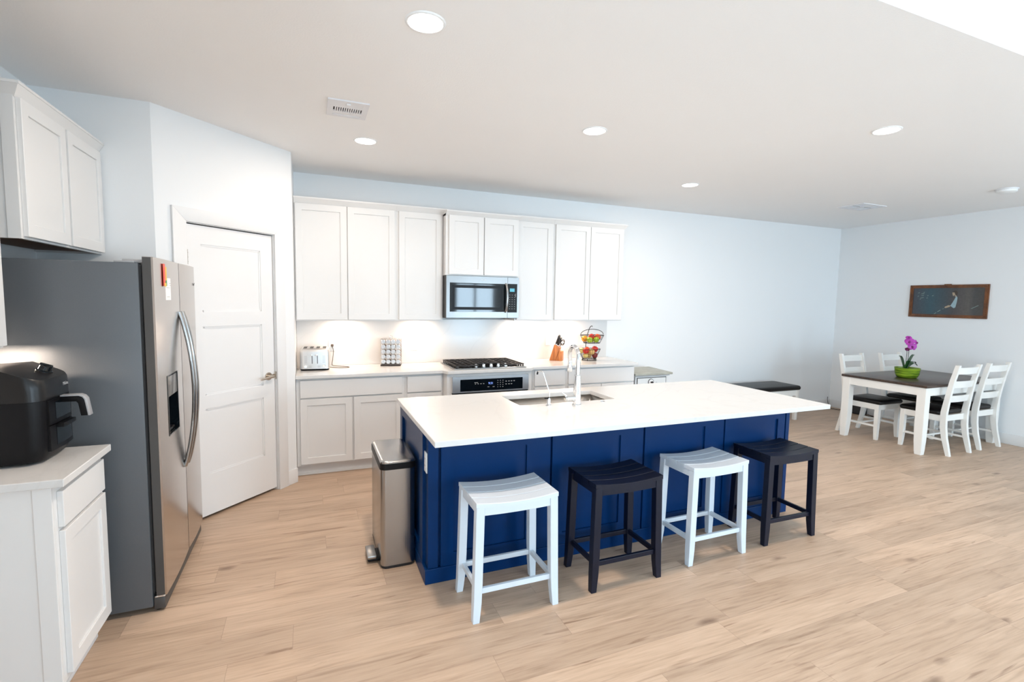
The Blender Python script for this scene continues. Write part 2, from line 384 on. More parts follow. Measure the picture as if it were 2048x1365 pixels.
# ---------------------------------------------------------------- the room
struct(B().box(XL-.15, XR+.15, YR-.15, .15, -.12, 0), 'floor', M_floor, smooth=0)
struct(B().box(XL-.15, XR+.15, 0, .15, 0, HL), 'wall_back', M_wall, smooth=0)
bb = B(); bb.plate([YR, 0.0], [0.0, HL], [(a, b, c, d) for a, b, c, d in LEFT_FILL], XL-.15, XL, lambda u, v, w: (w, u, v)); struct(bb, 'wall_left', M_wall, smooth=0)
bb = B(); bb.plate([YR, 0.0], [0.0, HL], [(a, b, c, d) for a, b, c, d in SIDE], XR, XR+.15, lambda u, v, w: (w, u, v)); struct(bb, 'wall_right', M_wall, smooth=0)
bb = B(); bb.plate([XL, XR], [0.0, HL], [(a, b, c, d) for a, b, c, d in REAR], YR-.15, YR, lambda u, v, w: (u, w, v)); struct(bb, 'wall_rear', M_wall, smooth=0)
struct(B().box(XL, -.32, -4.42, -4.30, 0, HL), 'wall_light_blocker', M_wall, smooth=0)  # unseen wall, added to shade the near left cabinet's end panel
struct(B().box(XL, XR, YE, 0, H, H+.1), 'ceiling', M_ceil, smooth=0)
struct(B().box(XL, XR, YE, YE+.12, H+.1, HL), 'wall_header', M_wall, smooth=0)
struct(B().box(XL, XR, YR, YE+.12, HL, HL+.1), 'ceiling', M_ceil, smooth=0)
wi = 1
for k, (a, b, c, d) in enumerate(REAR):
    f = B(); fw = .05
    f.plate([a, b], [c, d], [(a+fw, b-fw, c+fw, d-fw)], YR-.13, YR-.05, lambda u, v, w: (u, w, v))
    f.box((a+b)/2-.03, (a+b)/2+.03, YR-.125, YR-.055, c+fw, d-fw)
    o = struct(f, 'window_%d' % wi, M_trim); wi += 1
    B().box(a+fw, b-fw, YR-.093, YR-.087, c+fw, d-fw).build('pane', M_pane, o)
for xs, (a, b, c, d) in [(XR+.05, q) for q in SIDE] + [(XL-.13, q) for q in LEFT_FILL]:  # right wall windows, then the added left ones
    f = B(); fw = .05
    f.plate([a, b], [c, d], [(a+fw, b-fw, c+fw, d-fw)], xs, xs+.08, lambda u, v, w: (w, u, v))
    f.box(xs+.005, xs+.075, (a+b)/2-.03, (a+b)/2+.03, c+fw, d-fw)
    o = struct(f, 'window_%d' % wi, M_trim); wi += 1
    B().box(xs+.037, xs+.043, a+fw, b-fw, c+fw, d-fw).build('pane', M_pane, o)
# corner pantry: stub wall, diagonal wall with the door opening, return wall
A = Vector((-.543, -1.472, 0)); D = Vector((.226, -.698, 0)); dv = (D-A).normalized(); DL = (D-A).length; nv = Vector((dv.y, -dv.x, 0))   # nv points into the kitchen
DZ = lambda s, w, z: A + dv*s + nv*w + Vector((0, 0, z))
S0, S1, DT = .190, .898, 2.083          # door opening along the wall and its height
struct(B().box(XL, A.x, A.y, A.y+.1, 0, H), 'wall_pantry', M_wall, smooth=0)
bb = B(); bb.plate([0.0, DL], [0.0, H], [(S0, S1, -.01, DT)], -.11, 0.0, lambda u, v, w: DZ(u, w, v)); struct(bb, 'wall_diagonal', M_wall, smooth=0)
struct(B().box(D.x-.1, D.x, D.y, 0, 0, H), 'wall_return', M_wall, smooth=0)
MD = Matrix(((dv.x, nv.x, 0, A.x), (dv.y, nv.y, 0, A.y), (0, 0, 1, 0), (0, 0, 0, 1)))
# casing: outer edge s .085 / .995, mitred look from three boards
c = B(); cw = .09
c.prism([(S0-cw, 0), (S0, 0), (S0, DT), (S0-cw, DT+cw)], lambda a, b: DZ(a, 0, b), lambda a, b: DZ(a, .018, b), .002)
c.prism([(S1, 0), (S1+cw, 0), (S1+cw, DT+cw), (S1, DT)], lambda a, b: DZ(a, 0, b), lambda a, b: DZ(a, .018, b), .002)
c.prism([(S0, DT), (S1, DT), (S1+cw, DT+cw), (S0-cw, DT+cw)], lambda a, b: DZ(a, 0, b), lambda a, b: DZ(a, .018, b), .002)
c.box(S0-.001, S0+.004, -.10, 0, 0, DT, M=MD); c.box(S1-.004, S1+.001, -.10, 0, 0, DT, M=MD); c.box(S0, S1, -.10, 0, DT-.004, DT, M=MD)
struct(c, 'trim_1', M_trim)
# the door: three recessed panels
d0, d1, z0, z1 = S0+.007, S1-.008, .022, DT-.012
pans = [(d0+.105, d1-.108, 1.478, 1.945), (d0+.105, d1-.108, .888, 1.375), (d0+.105, d1-.108, .318, .792)]
bb = B(); bb.plate([d0, d1], [z0, z1], pans, -.045, -.012, lambda u, v, w: DZ(u, w, v))
for (a, b, e, f) in pans:
    bb.box(a, b, -.034, -.020, e, f, M=MD)
    for (q0, q1, q2, q3) in ((a, b, e, e+.012), (a, b, f-.012, f), (a, a+.012, e, f), (b-.012, b, e, f)): bb.box(q0, q1, -.03, -.0165, q2, q3, M=MD)
door = struct(bb, 'door_1', M_trim)
hh = B(); hs, hz = .832, .955
hh.cyl(DZ(hs, -.013, hz), DZ(hs, -.004, hz), .033, .030, 28); hh.cyl(DZ(hs, -.004, hz), DZ(hs, .042, hz), .011, .011, 16)
hh.tube([DZ(hs+.006, .040, hz+.001), DZ(hs-.02, .042, hz), DZ(hs-.06, .042, hz-.004), DZ(hs-.115, .040, hz-.010)], [.011, .011, .009, .006], 12)
hh.cyl(DZ(hs+.045, -.013, hz), DZ(hs+.045, -.008, hz), .014, .014, 16)
hh.build('door_handle', M_nickel, door)
B().box(S1-.012, S1-.002, -.03, .004, hz-.028, hz+.032, M=MD).build('strike_plate', M_nickel, door)
for z in (1.845, 1.05, .25):
    h = B(); h.cyl(DZ(S0+.003, .004, z-.045), DZ(S0+.003, .004, z+.045), .0075, .0075, 14); h.ball(DZ(S0+.003, .004, z+.05), .008)
    for k in range(3): h.cyl(DZ(S0+.003, .004, z-.03+k*.03), DZ(S0+.003, .004, z-.024+k*.03), .009, .009, 14)
    h.build('hinge', M_nickel, door)
# baseboards
def baseboard(name, x0, x1, y0, y1):
    b = B(); b.box(x0, x1, y0, y1, 0, .125, .003); struct(b, name, M_trim)
baseboard('baseboard_back', 3.80, XR-.015, -.014, 0)
baseboard('baseboard_right', XR-.014, XR, YR+.1, -.014)
b = B(); b.box(S1+cw+.001, DL, 0, .014, 0, .125, .003, M=MD); b.box(0, S0-cw-.001, 0, .014, 0, .125, .003, M=MD); struct(b, 'baseboard_diagonal', M_trim)
# ---------------------------------------------------------------- cabinets
def fy(yf): return lambda u, w, z: (u, yf-w, z)         # front looking towards the camera
def fx(xf): return lambda u, w, z: (xf+w, u, z)         # front looking to the right
def fbox(b, F, u0, u1, w0, w1, z0, z1, bev=0.0):
    p, q = F(u0, w0, z0), F(u1, w1, z1); b.box(p[0], q[0], p[1], q[1], p[2], q[2], bev)
def shaker(F, u0, u1, z0, z1, w0=0.0, t=.020, fr=.058, rec=.009):
    b = B()
    b.plate([u0, u1], [z0, z1], [(u0+fr, u1-fr, z0+fr, z1-fr)], w0, w0+t, lambda u, v, w: F(u, w, v))
    bmesh.ops.bevel(b.bm, geom=[e for e in b.bm.edges if e.is_manifold and len(e.link_faces) == 2 and e.calc_face_angle(0) > 1], offset=.0015, segments=1, affect='EDGES')
    fbox(b, F, u0+fr-.002, u1-fr+.002, w0+.002, w0+t-rec, z0+fr-.002, z1-fr+.002)
    return b
def slab_front(F, u0, u1, z0, z1, w0=0.0, t=.020):
    b = B(); fbox(b, F, u0, u1, w0, w0+t, z0, z1, .002); return b
def crown(b, F, depth, u0, u1, z0, z1, out, l, r):
    """flared moulding: l / r say whether that end returns"""
    lo = [(u0, -depth), (u1, -depth), (u1, .004), (u0, .004)]
    hi = [(u0-l*out, -depth), (u1+r*out, -depth), (u1+r*out, out), (u0-l*out, out)]
    zs = z1-.012
    b.hexa([F(u, w, z0) for u, w in lo], [F(u, w, zs) for u, w in hi])
    o2 = out+.003
    hi2 = [(u0-l*o2, -depth), (u1+r*o2, -depth), (u1+r*o2, o2), (u0-l*o2, o2)]
    b.hexa([F(u, w, zs) for u, w in hi2], [F(u, w, z1) for u, w in hi2])

ZC = .914
def wall_cabinet(label, F, u0, u1, z0, z1, depth, doors, crown_ends, near_end, group='white wall cabinets', dz=.030, ztop=2.436, zcr=2.493, under=None):
    base = F((u0+u1)/2, -depth, z0); t = thing('wall_cabinet', label, 'cabinet', base, group)
    b = B(); fbox(b, F, u0, u1, -depth, 0, z0+.02, z1); 
    fbox(b, F, u0, u0+.02, -depth, 0, z0, z0+.02); fbox(b, F, u1-.02, u1, -depth, 0, z0, z0+.02); fbox(b, F, u0+.02, u1-.02, -.02, 0, z0, z0+.02)
    if near_end:                     # frame edge standing proud of the end panel
        fbox(b, F, u0-.004, u0, -.045, 0, z0, z1); 
    b.build('body', M_cab, t, smooth=0)
    u = B(); fbox(u, F, u0+.02, u1-.02, -depth+.004, -.02, z0+.012, z0+.0195); u.build('underside', under or M_cab, t, smooth=0)
    for (a, c) in doors: shaker(F, a, c, z0+dz-.02, ztop).build('door', M_cab, t, smooth=0)
    cb = B(); crown(cb, F, depth, u0, u1, z1-.02, zcr, .032, *crown_ends); cb.build('crown', M_cab, t, smooth=0)
    return t
FU = fy(-.310)       # frame face of the wall cabinets on the back wall; doors add 20 mm
wall_cabinet('tall white two-door wall cabinet above the toaster', FU, .229, 1.143, 1.376, 2.455, .306, [(.239,.681),(.688,1.125)], (0,0), False)
wall_cabinet('narrow white single-door wall cabinet just left of the microwave', FU, 1.144, 1.603, 1.376, 2.455, .306, [(1.163,1.588)], (0,1), False)
FM = fy(-.415)
wall_cabinet('short white two-door cabinet directly above the microwave', FM, 1.605, 2.392, 1.835, 2.44, .411, [(1.634,1.996),(2.004,2.378)], (0,0), False, ztop=2.425, zcr=2.470)
wall_cabinet('narrow white single-door wall cabinet just right of the microwave', FU, 2.394, 2.850, 1.376, 2.455, .306, [(2.413,2.828)], (0,0), False)
wall_cabinet('tall white two-door wall cabinet above the knife block and fruit basket', FU, 2.851, 3.768, 1.376, 2.455, .306, [(2.871,3.309),(3.314,3.753)], (0,1), False)
FL = fx(-.815)
wall_cabinet('white two-door cabinet high above the refrigerator', FL, -2.392, -1.476, 1.832, 2.455, .311, [(-2.378,-1.955),(-1.93,-1.49)], (1,0), True, under=M_under)
FN = fx(-.835)
wall_cabinet('white wall cabinet above the air fryer, cut off by the left edge', FN, -3.02, -2.545, 1.365, 2.455, .291, [(-3.005,-2.56)], (1,0), False)

def base_cabinet(label, F, u0, u1, depth, drawers, doors, ztop=.884, group='white base cabinets', toe=True, ends=(0,0)):
    base = F((u0+u1)/2, -depth, 0); t = thing('base_cabinet', label, 'cabinet', base, group)
    b = B(); fbox(b, F, u0, u1, -depth, 0, .10, ztop); b.build('body', M_cab, t, smooth=0)
    k = B(); fbox(k, F, u0, u1, -depth, -.055, 0, .10); fbox(k, F, u0, u1, -.055, -.043, 0, .018, .004); k.build('toe_kick', M_cab, t, smooth=0)
    for (a, c, z0, z1) in drawers: slab_front(F, a, c, z0, z1).build('drawer', M_cab, t, smooth=0)
    for (a, c, z0, z1) in doors: shaker(F, a, c, z0, z1).build('door', M_cab, t, smooth=0)
    return t
FB = fy(-.600)
base_cabinet('white base cabinet below the toaster, wide drawer above two doors', FB, .229, 1.164, .598, [(.261,1.139,.712,.866)], [(.259,.693,.116,.699),(.708,1.143,.116,.699)])
base_cabinet('narrow white base cabinet with a drawer, just left of the oven', FB, 1.165, 1.534, .598, [(1.190,1.517,.712,.862)], [(1.190,1.517,.116,.699)])
base_cabinet('narrow white base cabinet with a drawer, just right of the oven', FB, 2.490, 2.886, .598, [(2.512,2.866,.705,.868)], [(2.512,2.866,.116,.690)])
base_cabinet('wide white base cabinet below the fruit basket, next to the grey-topped side table', FB, 2.887, 3.765, .598, [(2.912,3.755,.705,.868)], [(2.912,3.322,.116,.690),(3.328,3.755,.116,.690)])
# oven housing: protrudes past its neighbours, with slanted corner fillers
t = thing('oven_cabinet', 'white cabinet housing the built-in oven below the cooktop', 'cabinet', (2.0, -.3, 0), 'white base cabinets')
b = B(); yo = -.668
b.plate([1.560, 2.450], [.10, .884], [(1.612, 2.398, .14, .845)], .599, -yo, lambda u, v, w: (u, -w, v))
b.box(1.536, 2.488, -.598, -.02, .10, .884)
b.prism([(1.536,-.598),(1.560,-.598),(1.560,yo)], lambda x, y: (x, y, .10), lambda x, y: (x, y, .884)); b.prism([(2.488,-.598),(2.450,-.598),(2.450,yo)], lambda x, y: (x, y, .10), lambda x, y: (x, y, .884))
b.build('body', M_cab, t, smooth=0)
B().box(1.536, 2.488, -.60, -.04, 0, .10).build('toe_kick', M_cab, t, smooth=0)
# near left unit
FNB = fx(-.545)
t = base_cabinet('white base cabinet at the left edge, below the air fryer', FNB, -2.955, -2.50, .580, [(-2.928,-2.525,.712,.852)], [(-2.928,-2.525,.125,.697)])
b = B(); b.box(-1.12, -.60, -2.962, -2.956, .10, .884); b.box(-.60, -.545, -2.967, -2.955, .10, .884, .001); b.box(-1.12, -.62, -2.972, -2.956, 0, .095, .004); b.build('end_panel', M_cab, t, smooth=0)

# counters and backsplash
def counter(name, label, poly, z0, z1, bev=.003):
    b = B(); b.prism(poly, lambda x, y: (x, y, z0), lambda x, y: (x, y, z1), bev); return tag(b.build(name, M_quartz, None, smooth=0), label, 'countertop')
counter('countertop', 'long white quartz countertop along the back wall, bumped out at the cooktop',
        [(.228,-.022),(.228,-.648),(1.520,-.648),(1.556,-.718),(2.436,-.718),(2.486,-.648),(3.790,-.648),(3.790,-.022)], .884, ZC)
counter('countertop', 'small white quartz countertop under the air fryer', [(XL,-2.985),(-.500,-2.985),(-.500,-2.512),(XL,-2.512)], .884, ZC)
tag(B().box(.228, 3.765, -.020, -.001, ZC, 1.3755, .001).build('backsplash', M_quartz, None, smooth=0), 'white quartz slab backsplash between counter and wall cabinets', 'backsplash')

# lamps under the wall cabinets
for (x, y) in ((.66,-.15),(1.40,-.15),(2.56,-.15),(3.16,-.15)):
    area_light('under_cabinet_lamp', (x, y, 1.372), (0, 0, 0), .10, .10, PUCK, C_PUCK, 'DISK')
area_light('under_cabinet_lamp', (-.96, -2.60, 1.362), (0, 0, 0), .24, .03, PUCK*3.6, C_PUCK, 'RECTANGLE')

# ---------------------------------------------------------------- refrigerator
t = thing('refrigerator', 'grey side-by-side refrigerator with steel doors and water dispenser', 'refrigerator', (-.72, -1.93, 0))
y0, y1, ym = -2.385, -1.482, -1.887
b = B(); b.box(-1.11, -.402, y0, y1, .03, 1.745, .004); b.build('cabinet', M_fside, t)
b = B(); b.box(-.402, -.393, y0+.008, y1-.008, .10, 1.735); b.box(-.393, -.386, y0+.014, y1-.014, .10, 1.735); b.build('gasket', M_rubber, t, smooth=0)
def fridge_door(a, c, z0, z1, hole=None):
    b = B(); n = 8; xb, xf, bow = -.385, -.345, .010
    if hole is None:
        out = [(xb, a), (xb, c)] + [(xf + bow*math.sin(PI*(.12+.76*(1-k/n))), c+(a-c)*k/n) for k in range(n+1)]
        b.prism(out, lambda x, y: (x, y, z0), lambda x, y: (x, y, z1))
    else:
        us = [a+(c-a)*k/n for k in range(n+1)]
        g = lambda u, v, w: (xb if w == 0 else xf + bow*math.sin(PI*(.12+.76*(u-a)/(c-a))), u, v)
        b.plate(us, [z0, z1], [hole], 0, 1, g)
    return b
hole = (-2.243, -2.030, .862, 1.178)
near = fridge_door(y0, ym-.004, .085, 1.775, hole).build('freezer_door', M_fridge, t); near['label'] = 'steel freezer door with the dispenser'
far = fridge_door(ym+.004, y1, .085, 1.775).build('fridge_door', M_fridge, t); far['label'] = 'steel door without dispenser'
b = B(); b.box(-.3845, -.350, y0-.0012, y0-.0001, .087, 1.773); b.build('door_edge', M_fedge, near, smooth=0)
d = B(); h0, h1, hz0, hz1 = hole
d.plate([h0, h1], [hz0, hz1], [(h0+.006, h1-.006, hz0+.006, hz1-.006)], -.384, -.334, lambda u, v, w: (w, u, v)); 
d.box(-.384, -.379, h0+.006, h1-.006, hz0+.006, hz1-.006)
disp = d.build('dispenser', M_gloss, near, smooth=0)
b = B(); b.box(-.378, -.336, h0+.008, h1-.008, 1.065, hz1-.008, .002); b.build('control_panel', M_plate, disp)
b = B(); b.box(-.376, -.350, h0+.03, h1-.03, hz0+.008, hz0+.022, .004); b.build('drip_tray', M_black, disp)
b = B(); b.cyl((-.36, -2.17, 1.066), (-.36, -2.17, 1.03), .012, .010, 16); b.box(-.374, -.364, -2.19, -2.15, .95, 1.04, .004); b.build('paddle', M_black, disp)
for dr, yh, lab in ((near, ym-.036, 'bowed steel handle of the freezer'), (far, ym+.036, 'bowed steel handle of the fridge side')):
    b = B(); pts = []; n = 22
    loops = []
    for k in range(n+1):
        s = k/n; z = .600 + .90*s; x = -.338 + .060*math.sin(PI*s)**.8; wd = .017+.003*math.sin(PI*s)
        ax = 0.012
        loops.append([(x+ax*math.cos(q), yh+wd*math.sin(q), z) for q in [2*PI*i/14 for i in range(14)]])
    b.loft(loops); b.build('handle', M_steel, dr)
b = B(); b.box(-.40, -.350, y0+.004, y1-.004, .012, .075, .006); b.build('base_grille', M_fedge, t)
for yh in (y0+.045, y1-.045):
    b = B(); b.box(-.47, -.345, yh-.022, yh+.022, 1.7445, 1.762, .004); b.cyl((-.365, yh, 1.762), (-.365, yh, 1.7755), .012, .012, 14); b.box(-.50, -.42, yh-.03, yh+.03, 1.7445, 1.754, .003); b.build('hinge', M_grey, t)
b = B(); b.box(-.395, -.350, y0+.004, y0+.04, .075, .083, .002); b.tube([(-.392,y0+.004,.078),(-.37,y0+.003,.081),(-.352,y0+.003,.079)], .003, 6); b.build('hinge', M_chrome, t)
for xx, yy in ((-.385, y1-.03), (-.385, y0+.04), (-1.05, y0+.06), (-1.05, y1-.06)):
    b = B(); b.cyl((xx, yy, 0), (xx, yy, .032), .016, .014, 14); b.build('foot', M_black, t)
b = B(); xl = -.3355; b.tube([(xl, y1-.052, 1.667), (xl, y1-.045, 1.655), (xl, y1-.03, 1.672)], .0015, 5); b.build('badge', M_black, far)
# note and magnet
xfc = -.345+.0095
M_paper = P('note_paper', (.86,.85,.84), .7, var=.01)
t = tag(B().box(xfc, xfc+.0014, -2.206, -2.108, 1.568, 1.682).build('paper_note', M_paper, None, smooth=0), 'small white paper note held under a magnet on the freezer door', 'paper note')
b = B()
for z, y, w in ((1.655,-2.125,.03),(1.645,-2.12,.022),(1.632,-2.16,.07),(1.585,-2.16,.05)): b.box(xfc+.0014, xfc+.0017, y-w/2, y+w/2, z-.0012, z+.0012)
b.build('lettering', M_mark, t, smooth=0)
M_red = P('coral_red_magnet', (.72,.09,.06), .45, var=.05); M_yel = P('yellow_magnet', (.80,.48,.04), .45, var=.05); M_grn = P('green_magnet', (.12,.33,.13), .45, var=.05)
m = B().box(xfc+.0014, xfc+.006, -2.252, -2.222, 1.640, 1.752, .002).build('fridge_magnet', M_red); tag(m, 'red, yellow and green magnet strip on the freezer door', 'magnet')
B().box(xfc+.0014, xfc+.0058, -2.2215, -2.196, 1.668, 1.738, .002).build('yellow_part', M_yel, m); B().box(xfc+.0014, xfc+.0056, -2.209, -2.192, 1.640, 1.690, .002).build('green_part', M_grn, m); B().box(xfc+.0061, xfc+.0068, -2.246, -2.215, 1.637, 1.655, .0003).build('yellow_part', M_yel, m)

# ---------------------------------------------------------------- microwave
t = thing('microwave', 'stainless over-the-range microwave with a wide dark window', 'microwave', (1.99, -.22, 1.40))
xa, xb_, za, zb, yb_, yf = 1.608, 2.388, 1.405, 1.832, -.022, -.415
b = B(); b.box(xa, xb_, yf+.001, yb_, za, zb, .002); b.build('body', M_fedge, t)
sp = 2.262
b = B(); b.plate([xa, sp-.002], [za+.006, zb-.001], [(1.642, sp-.01, 1.472, 1.762)], .415, .440, lambda u, v, w: (u, -w, v)); dr = b.build('door', M_mw, t, smooth=0)
b = B(); b.box(1.642, sp-.004, -.4385, -.42, 1.472, 1.762, .001); wn_ = b.build('window', M_gloss, dr, smooth=0)
b = B(); b.plate([1.668, sp-.05], [1.492, 1.740], [(1.692, sp-.078, 1.520, 1.712)], .4386, .4392, lambda u, v, w: (u, -w, v)); b.build('window_border', M_black, wn_, smooth=0)
b = B(); b.tube([(sp-.022, -.438, 1.762), (sp-.021, -.462, 1.745), (sp-.018, -.474, 1.69), (sp-.016, -.477, 1.62), (sp-.018, -.474, 1.55), (sp-.022, -.462, 1.49), (sp-.023, -.438, 1.475)], .0125, 12); b.build('handle', M_steel, dr)
b = B(); b.plate([sp+.001, xb_], [za+.006, zb-.001], [(sp+.001+.0005, xb_-.02, 1.468, 1.765)], .415, .440, lambda u, v, w: (u, -w, v)); b.box(sp+.001, xb_-.018, -.4385, -.42, 1.466, 1.767); cp = b.build('control_panel', M_gloss, t, smooth=0)
b = B(); b.box(sp+.001, xb_, -.4402, -.43, 1.7655, zb-.001); b.box(sp+.001, xb_, -.4402, -.43, za+.006, 1.4675); b.box(xb_-.0185, xb_, -.4402, -.43, 1.4675, 1.7655); b.build('steel_surround', M_mw, cp, smooth=0)
b = B(); b.box(2.287, 2.340, -.4392, -.4384, 1.684, 1.718); b.build('display', M_lcd, cp, smooth=0)
b = B()
for i in range(3):
    for j in range(7): b.box(2.283+i*.027, 2.283+i*.027+.008, -.4391, -.4384, 1.648-j*.024, 1.652-j*.024)
b.build('key_markings', M_mark, cp, smooth=0)
B().box(2.352, 2.3555, -.4391, -.4384, 1.630, 1.665).build('side_marking', M_mark, cp, smooth=0)
b = B(); b.tube([(2.0+.026*math.cos(q), -.4405, 1.798+.009*math.sin(q)) for q in [2*PI*k/24 for k in range(24)]], .0012, 5, closed=True); b.build('badge', M_white, dr)
for q in ((1.66, 1.74, -.30, -.20), (2.24, 2.32, -.36, -.24)): B().box(*q, za-.004, za+.001).build('underside_lamp', M_black, t, smooth=0)

# ---------------------------------------------------------------- wall oven
t = thing('oven', 'built-in stainless oven with a black touch panel under the cooktop', 'oven', (2.0, -.4, .14))
b = B(); b.box(1.616, 2.394, -.66, -.602, .145, .842); b.build('body', M_fedge, t, smooth=0)
b = B(); b.plate([1.606, 2.404], [.694, .850], [(1.682, 2.338, .706, .822)], .6685, .700, lambda u, v, w: (u, -w, v)); fr = b.build('trim_frame', M_oven, t, smooth=0)
b = B(); b.box(1.682, 2.338, -.6995, -.67, .706, .822, .001); pn = b.build('control_panel', M_gloss, t, smooth=0)
lettering('9:31', .030, Matrix.Translation((1.995, -.7000, .775)) @ Matrix.Rotation(PI/2, 4, 'X'), M_disp, pn, 'clock_digits')
b = B()
for i in range(3):
    for j in range(4): b.box(2.065+i*.027, 2.073+i*.027, -.7003, -.6994, .733+j*.021, .739+j*.021)
b.build('keypad_markings', M_mark, pn, smooth=0); b = B()
for i, (x, z) in enumerate(((2.150,.785),(2.180,.785),(2.208,.785),(2.236,.786),(2.150,.757),(2.180,.757),(2.208,.757))): b.box(x, x+.015, -.7003, -.6994, z, z+.007)
b.build('function_markings', M_mark, pn, smooth=0); b = B()
for i in range(4): b.box(1.83+i*.028, 1.842+i*.028, -.7003, -.6994, .772, .778)
b.box(1.825, 1.862, -.7003, -.6994, .785, .790); b.build('mode_markings', M_mark, pn, smooth=0)
for q in (1.960, 2.015): B().box(q, q+.020, -.7003, -.6994, .738, .743).build('key_marking', M_mark, pn, smooth=0)
b = B(); b.box(1.606, 2.404, -.690, -.6685, .683, .6935); b.build('vent_gap', M_rubber, t, smooth=0)
b = B(); b.box(1.606, 2.404, -.705, -.6685, .150, .682, .003); od = b.build('door', M_oven, t)
b = B(); b.box(1.70, 2.31, -.7065, -.7045, .25, .56, .0005); b.build('window', M_gloss, od, smooth=0)
b = B(); b.cyl((1.64, -.752, .655), (2.37, -.752, .655), .013, .013, 20); b.cyl((1.665, -.70, .655), (1.665, -.752, .655), .009, .009, 12); b.cyl((2.345, -.70, .655), (2.345, -.752, .655), .009, .009, 12); b.build('handle', M_steelh, od)

# ---------------------------------------------------------------- gas cooktop
t = thing('cooktop', 'black gas cooktop with cast iron grates set into the back counter', 'cooktop', (2.0, -.4, ZC))
b = B(); b.box(1.628, 2.392, -.668, -.135, ZC, ZC+.010, .004); b.box(1.640, 2.380, -.660, -.145, ZC+.010, ZC+.012, .002); b.build('base', M_steelh, t)
B().box(1.645, 2.375, -.655, -.15, ZC+.012, ZC+.0135, .0005).build('glass_plate', M_gloss, t, smooth=0)
def grate(x0, x1, cut):
    b = B(); z0, z1 = ZC+.030, ZC+.042; r = .0055
    ya, yb2 = -.648, -.155
    yf_ = ya + (.13 if cut else 0)
    for y in (yf_, yb2): b.box(x0, x1, y-r, y+r, z0, z1, .002)
    for x in (x0+r, x1-r): b.box(x-r, x+r, yf_, yb2, z0, z1, .002)
    n = max(4, int((x1-x0)/.048))
    for k in range(1, n):
        x = x0+(x1-x0)*k/n; b.box(x-.004, x+.004, yf_, yb2, z0+.001, z1, .0015)
    for k in range(1, 5):
        y = yf_+(yb2-yf_)*k/5; b.box(x0, x1, y-.004, y+.004, z0+.001, z1, .0015)
    for x in (x0+r, x1-r):
        for k in range(9):
            y = yf_+.01+(yb2-yf_-.02)*k/8; b.box(x-.0045, x+.0045, y-.006, y+.006, ZC+.0135, z0+.002, .001)
    return b
for (x0, x1, cut) in ((1.650, 1.886, False), (1.890, 2.130, True), (2.134, 2.370, False)): grate(x0, x1, cut).build('grate', M_iron, t)
for (x, y, r) in ((1.768,-.53,.035),(1.768,-.27,.045),(2.01,-.30,.055),(2.252,-.53,.045),(2.252,-.27,.035)):
    b = B(); b.lathe([(r+.012, .0), (r+.012,.006), (r,.008), (r,.014), (r-.004,.016), (.001,.016)], (x, y, ZC+.0135), 24); b.build('burner', M_iron, t)
for k in range(5):
    x = 1.875+k*.078; b = B()
    M = Matrix.Rotation(math.radians(28), 4, 'X')
    b.lathe([(.021,0),(.021,.004),(.017,.006),(.016,.024),(.013,.027),(.001,.027)], (x, -.600, ZC+.0125), 20); b.box(x-.003, x+.003, -.616, -.584, ZC+.034, ZC+.043, .002)
    b.build('knob', M_chrome, t)

# ---------------------------------------------------------------- wall outlets
def outlet(label, M, name='wall_outlet', cat='outlet'):
    t = bpy.data.objects.new(name, None); COL.objects.link(t); t.location = M.to_translation(); ORG[t.name] = t.location.copy(); tag(t, label, cat, 'white electrical outlets')
    b = B(); b.box(-.035, .035, -.0055, -.0002, -.0575, .0575, .002); b.build('cover_plate', M_white, t, xf=M)
    for z in (-.02, .02):
        b = B(); b.lathe([(.0165,0),(.0165,.0012),(.001,.0012)], (0,-.0055,z), 20, Matrix.Rotation(PI/2, 4, 'X')); s = b.build('socket', M_white, t, xf=M)
        b = B(); b.box(-.0075, -.0055, -.0072, -.0066, z-.005, z+.005); b.box(.0055, .0075, -.0072, -.0066, z-.005, z+.005); b.build('slots', M_slot, s, smooth=0, xf=M)
    return t
RY = lambda a: Matrix.Rotation(a, 4, 'Z')
outlet('white outlet on the backsplash with the toaster plugged in', Matrix.Translation((.552, -.0205, 1.118)))
outlet('white outlet on the backsplash right of the spice rack', Matrix.Translation((1.368, -.0205, 1.108)))
outlet('white outlet on the backsplash left of the knife block', Matrix.Translation((2.955, -.0205, 1.130)))
outlet('white outlet low on the right wall behind the dining chairs', Matrix.Translation((XR-.0005, -2.035, .325)) @ RY(-PI/2))
# ---------------------------------------------------------------- island
ZI = .900
IX0, IX1, IY0, IY1 = .938, 3.722, -2.600, -1.815
t = thing('kitchen_island', 'navy blue panelled kitchen island under the white quartz top', 'kitchen island', ((IX0+IX1)/2, -2.2, 0))
b = B(); b.plate([IX0, IX1], [IY0, IY1], [(1.60, 2.41, -2.30, -1.90)], .66, .868, lambda u, v, w: (u, v, w)); b.box(IX0, IX1, IY0, IY1, .085, .66); b.box(IX0+.02, IX1-.02, IY0+.02, IY1+.07-.12, 0, .085)
b.build('body', M_navy, t, smooth=0)
def front_panel(u0, u1, i0, i1):
    b = B(); b.plate([u0, u1], [.088, .868], [(i0, i1, .16, .742)], .0, .022, lambda u, v, w: (u, IY0-w, v))
    b.box(i0, i1, IY0-.010, IY0, .16, .742); return b
for (u0, u1, i0, i1) in ((1.010,1.688,1.085,1.532),(1.702,2.371,1.782,2.195),(2.385,3.066,2.468,2.896),(3.080,3.674,3.160,3.602)):
    front_panel(u0, u1, i0, i1).build('front_panel', M_navy, t, smooth=0)
b = B(); b.box(IX0-.001, .996, IY0-.022, IY0+.05, .088, .868, .002); b.build('corner_post', M_navy, t, smooth=0)
b = B(); b.box(3.688, IX1+.001, IY0-.022, IY0+.05, .088, .868, .002); b.build('corner_post', M_navy, t, smooth=0)
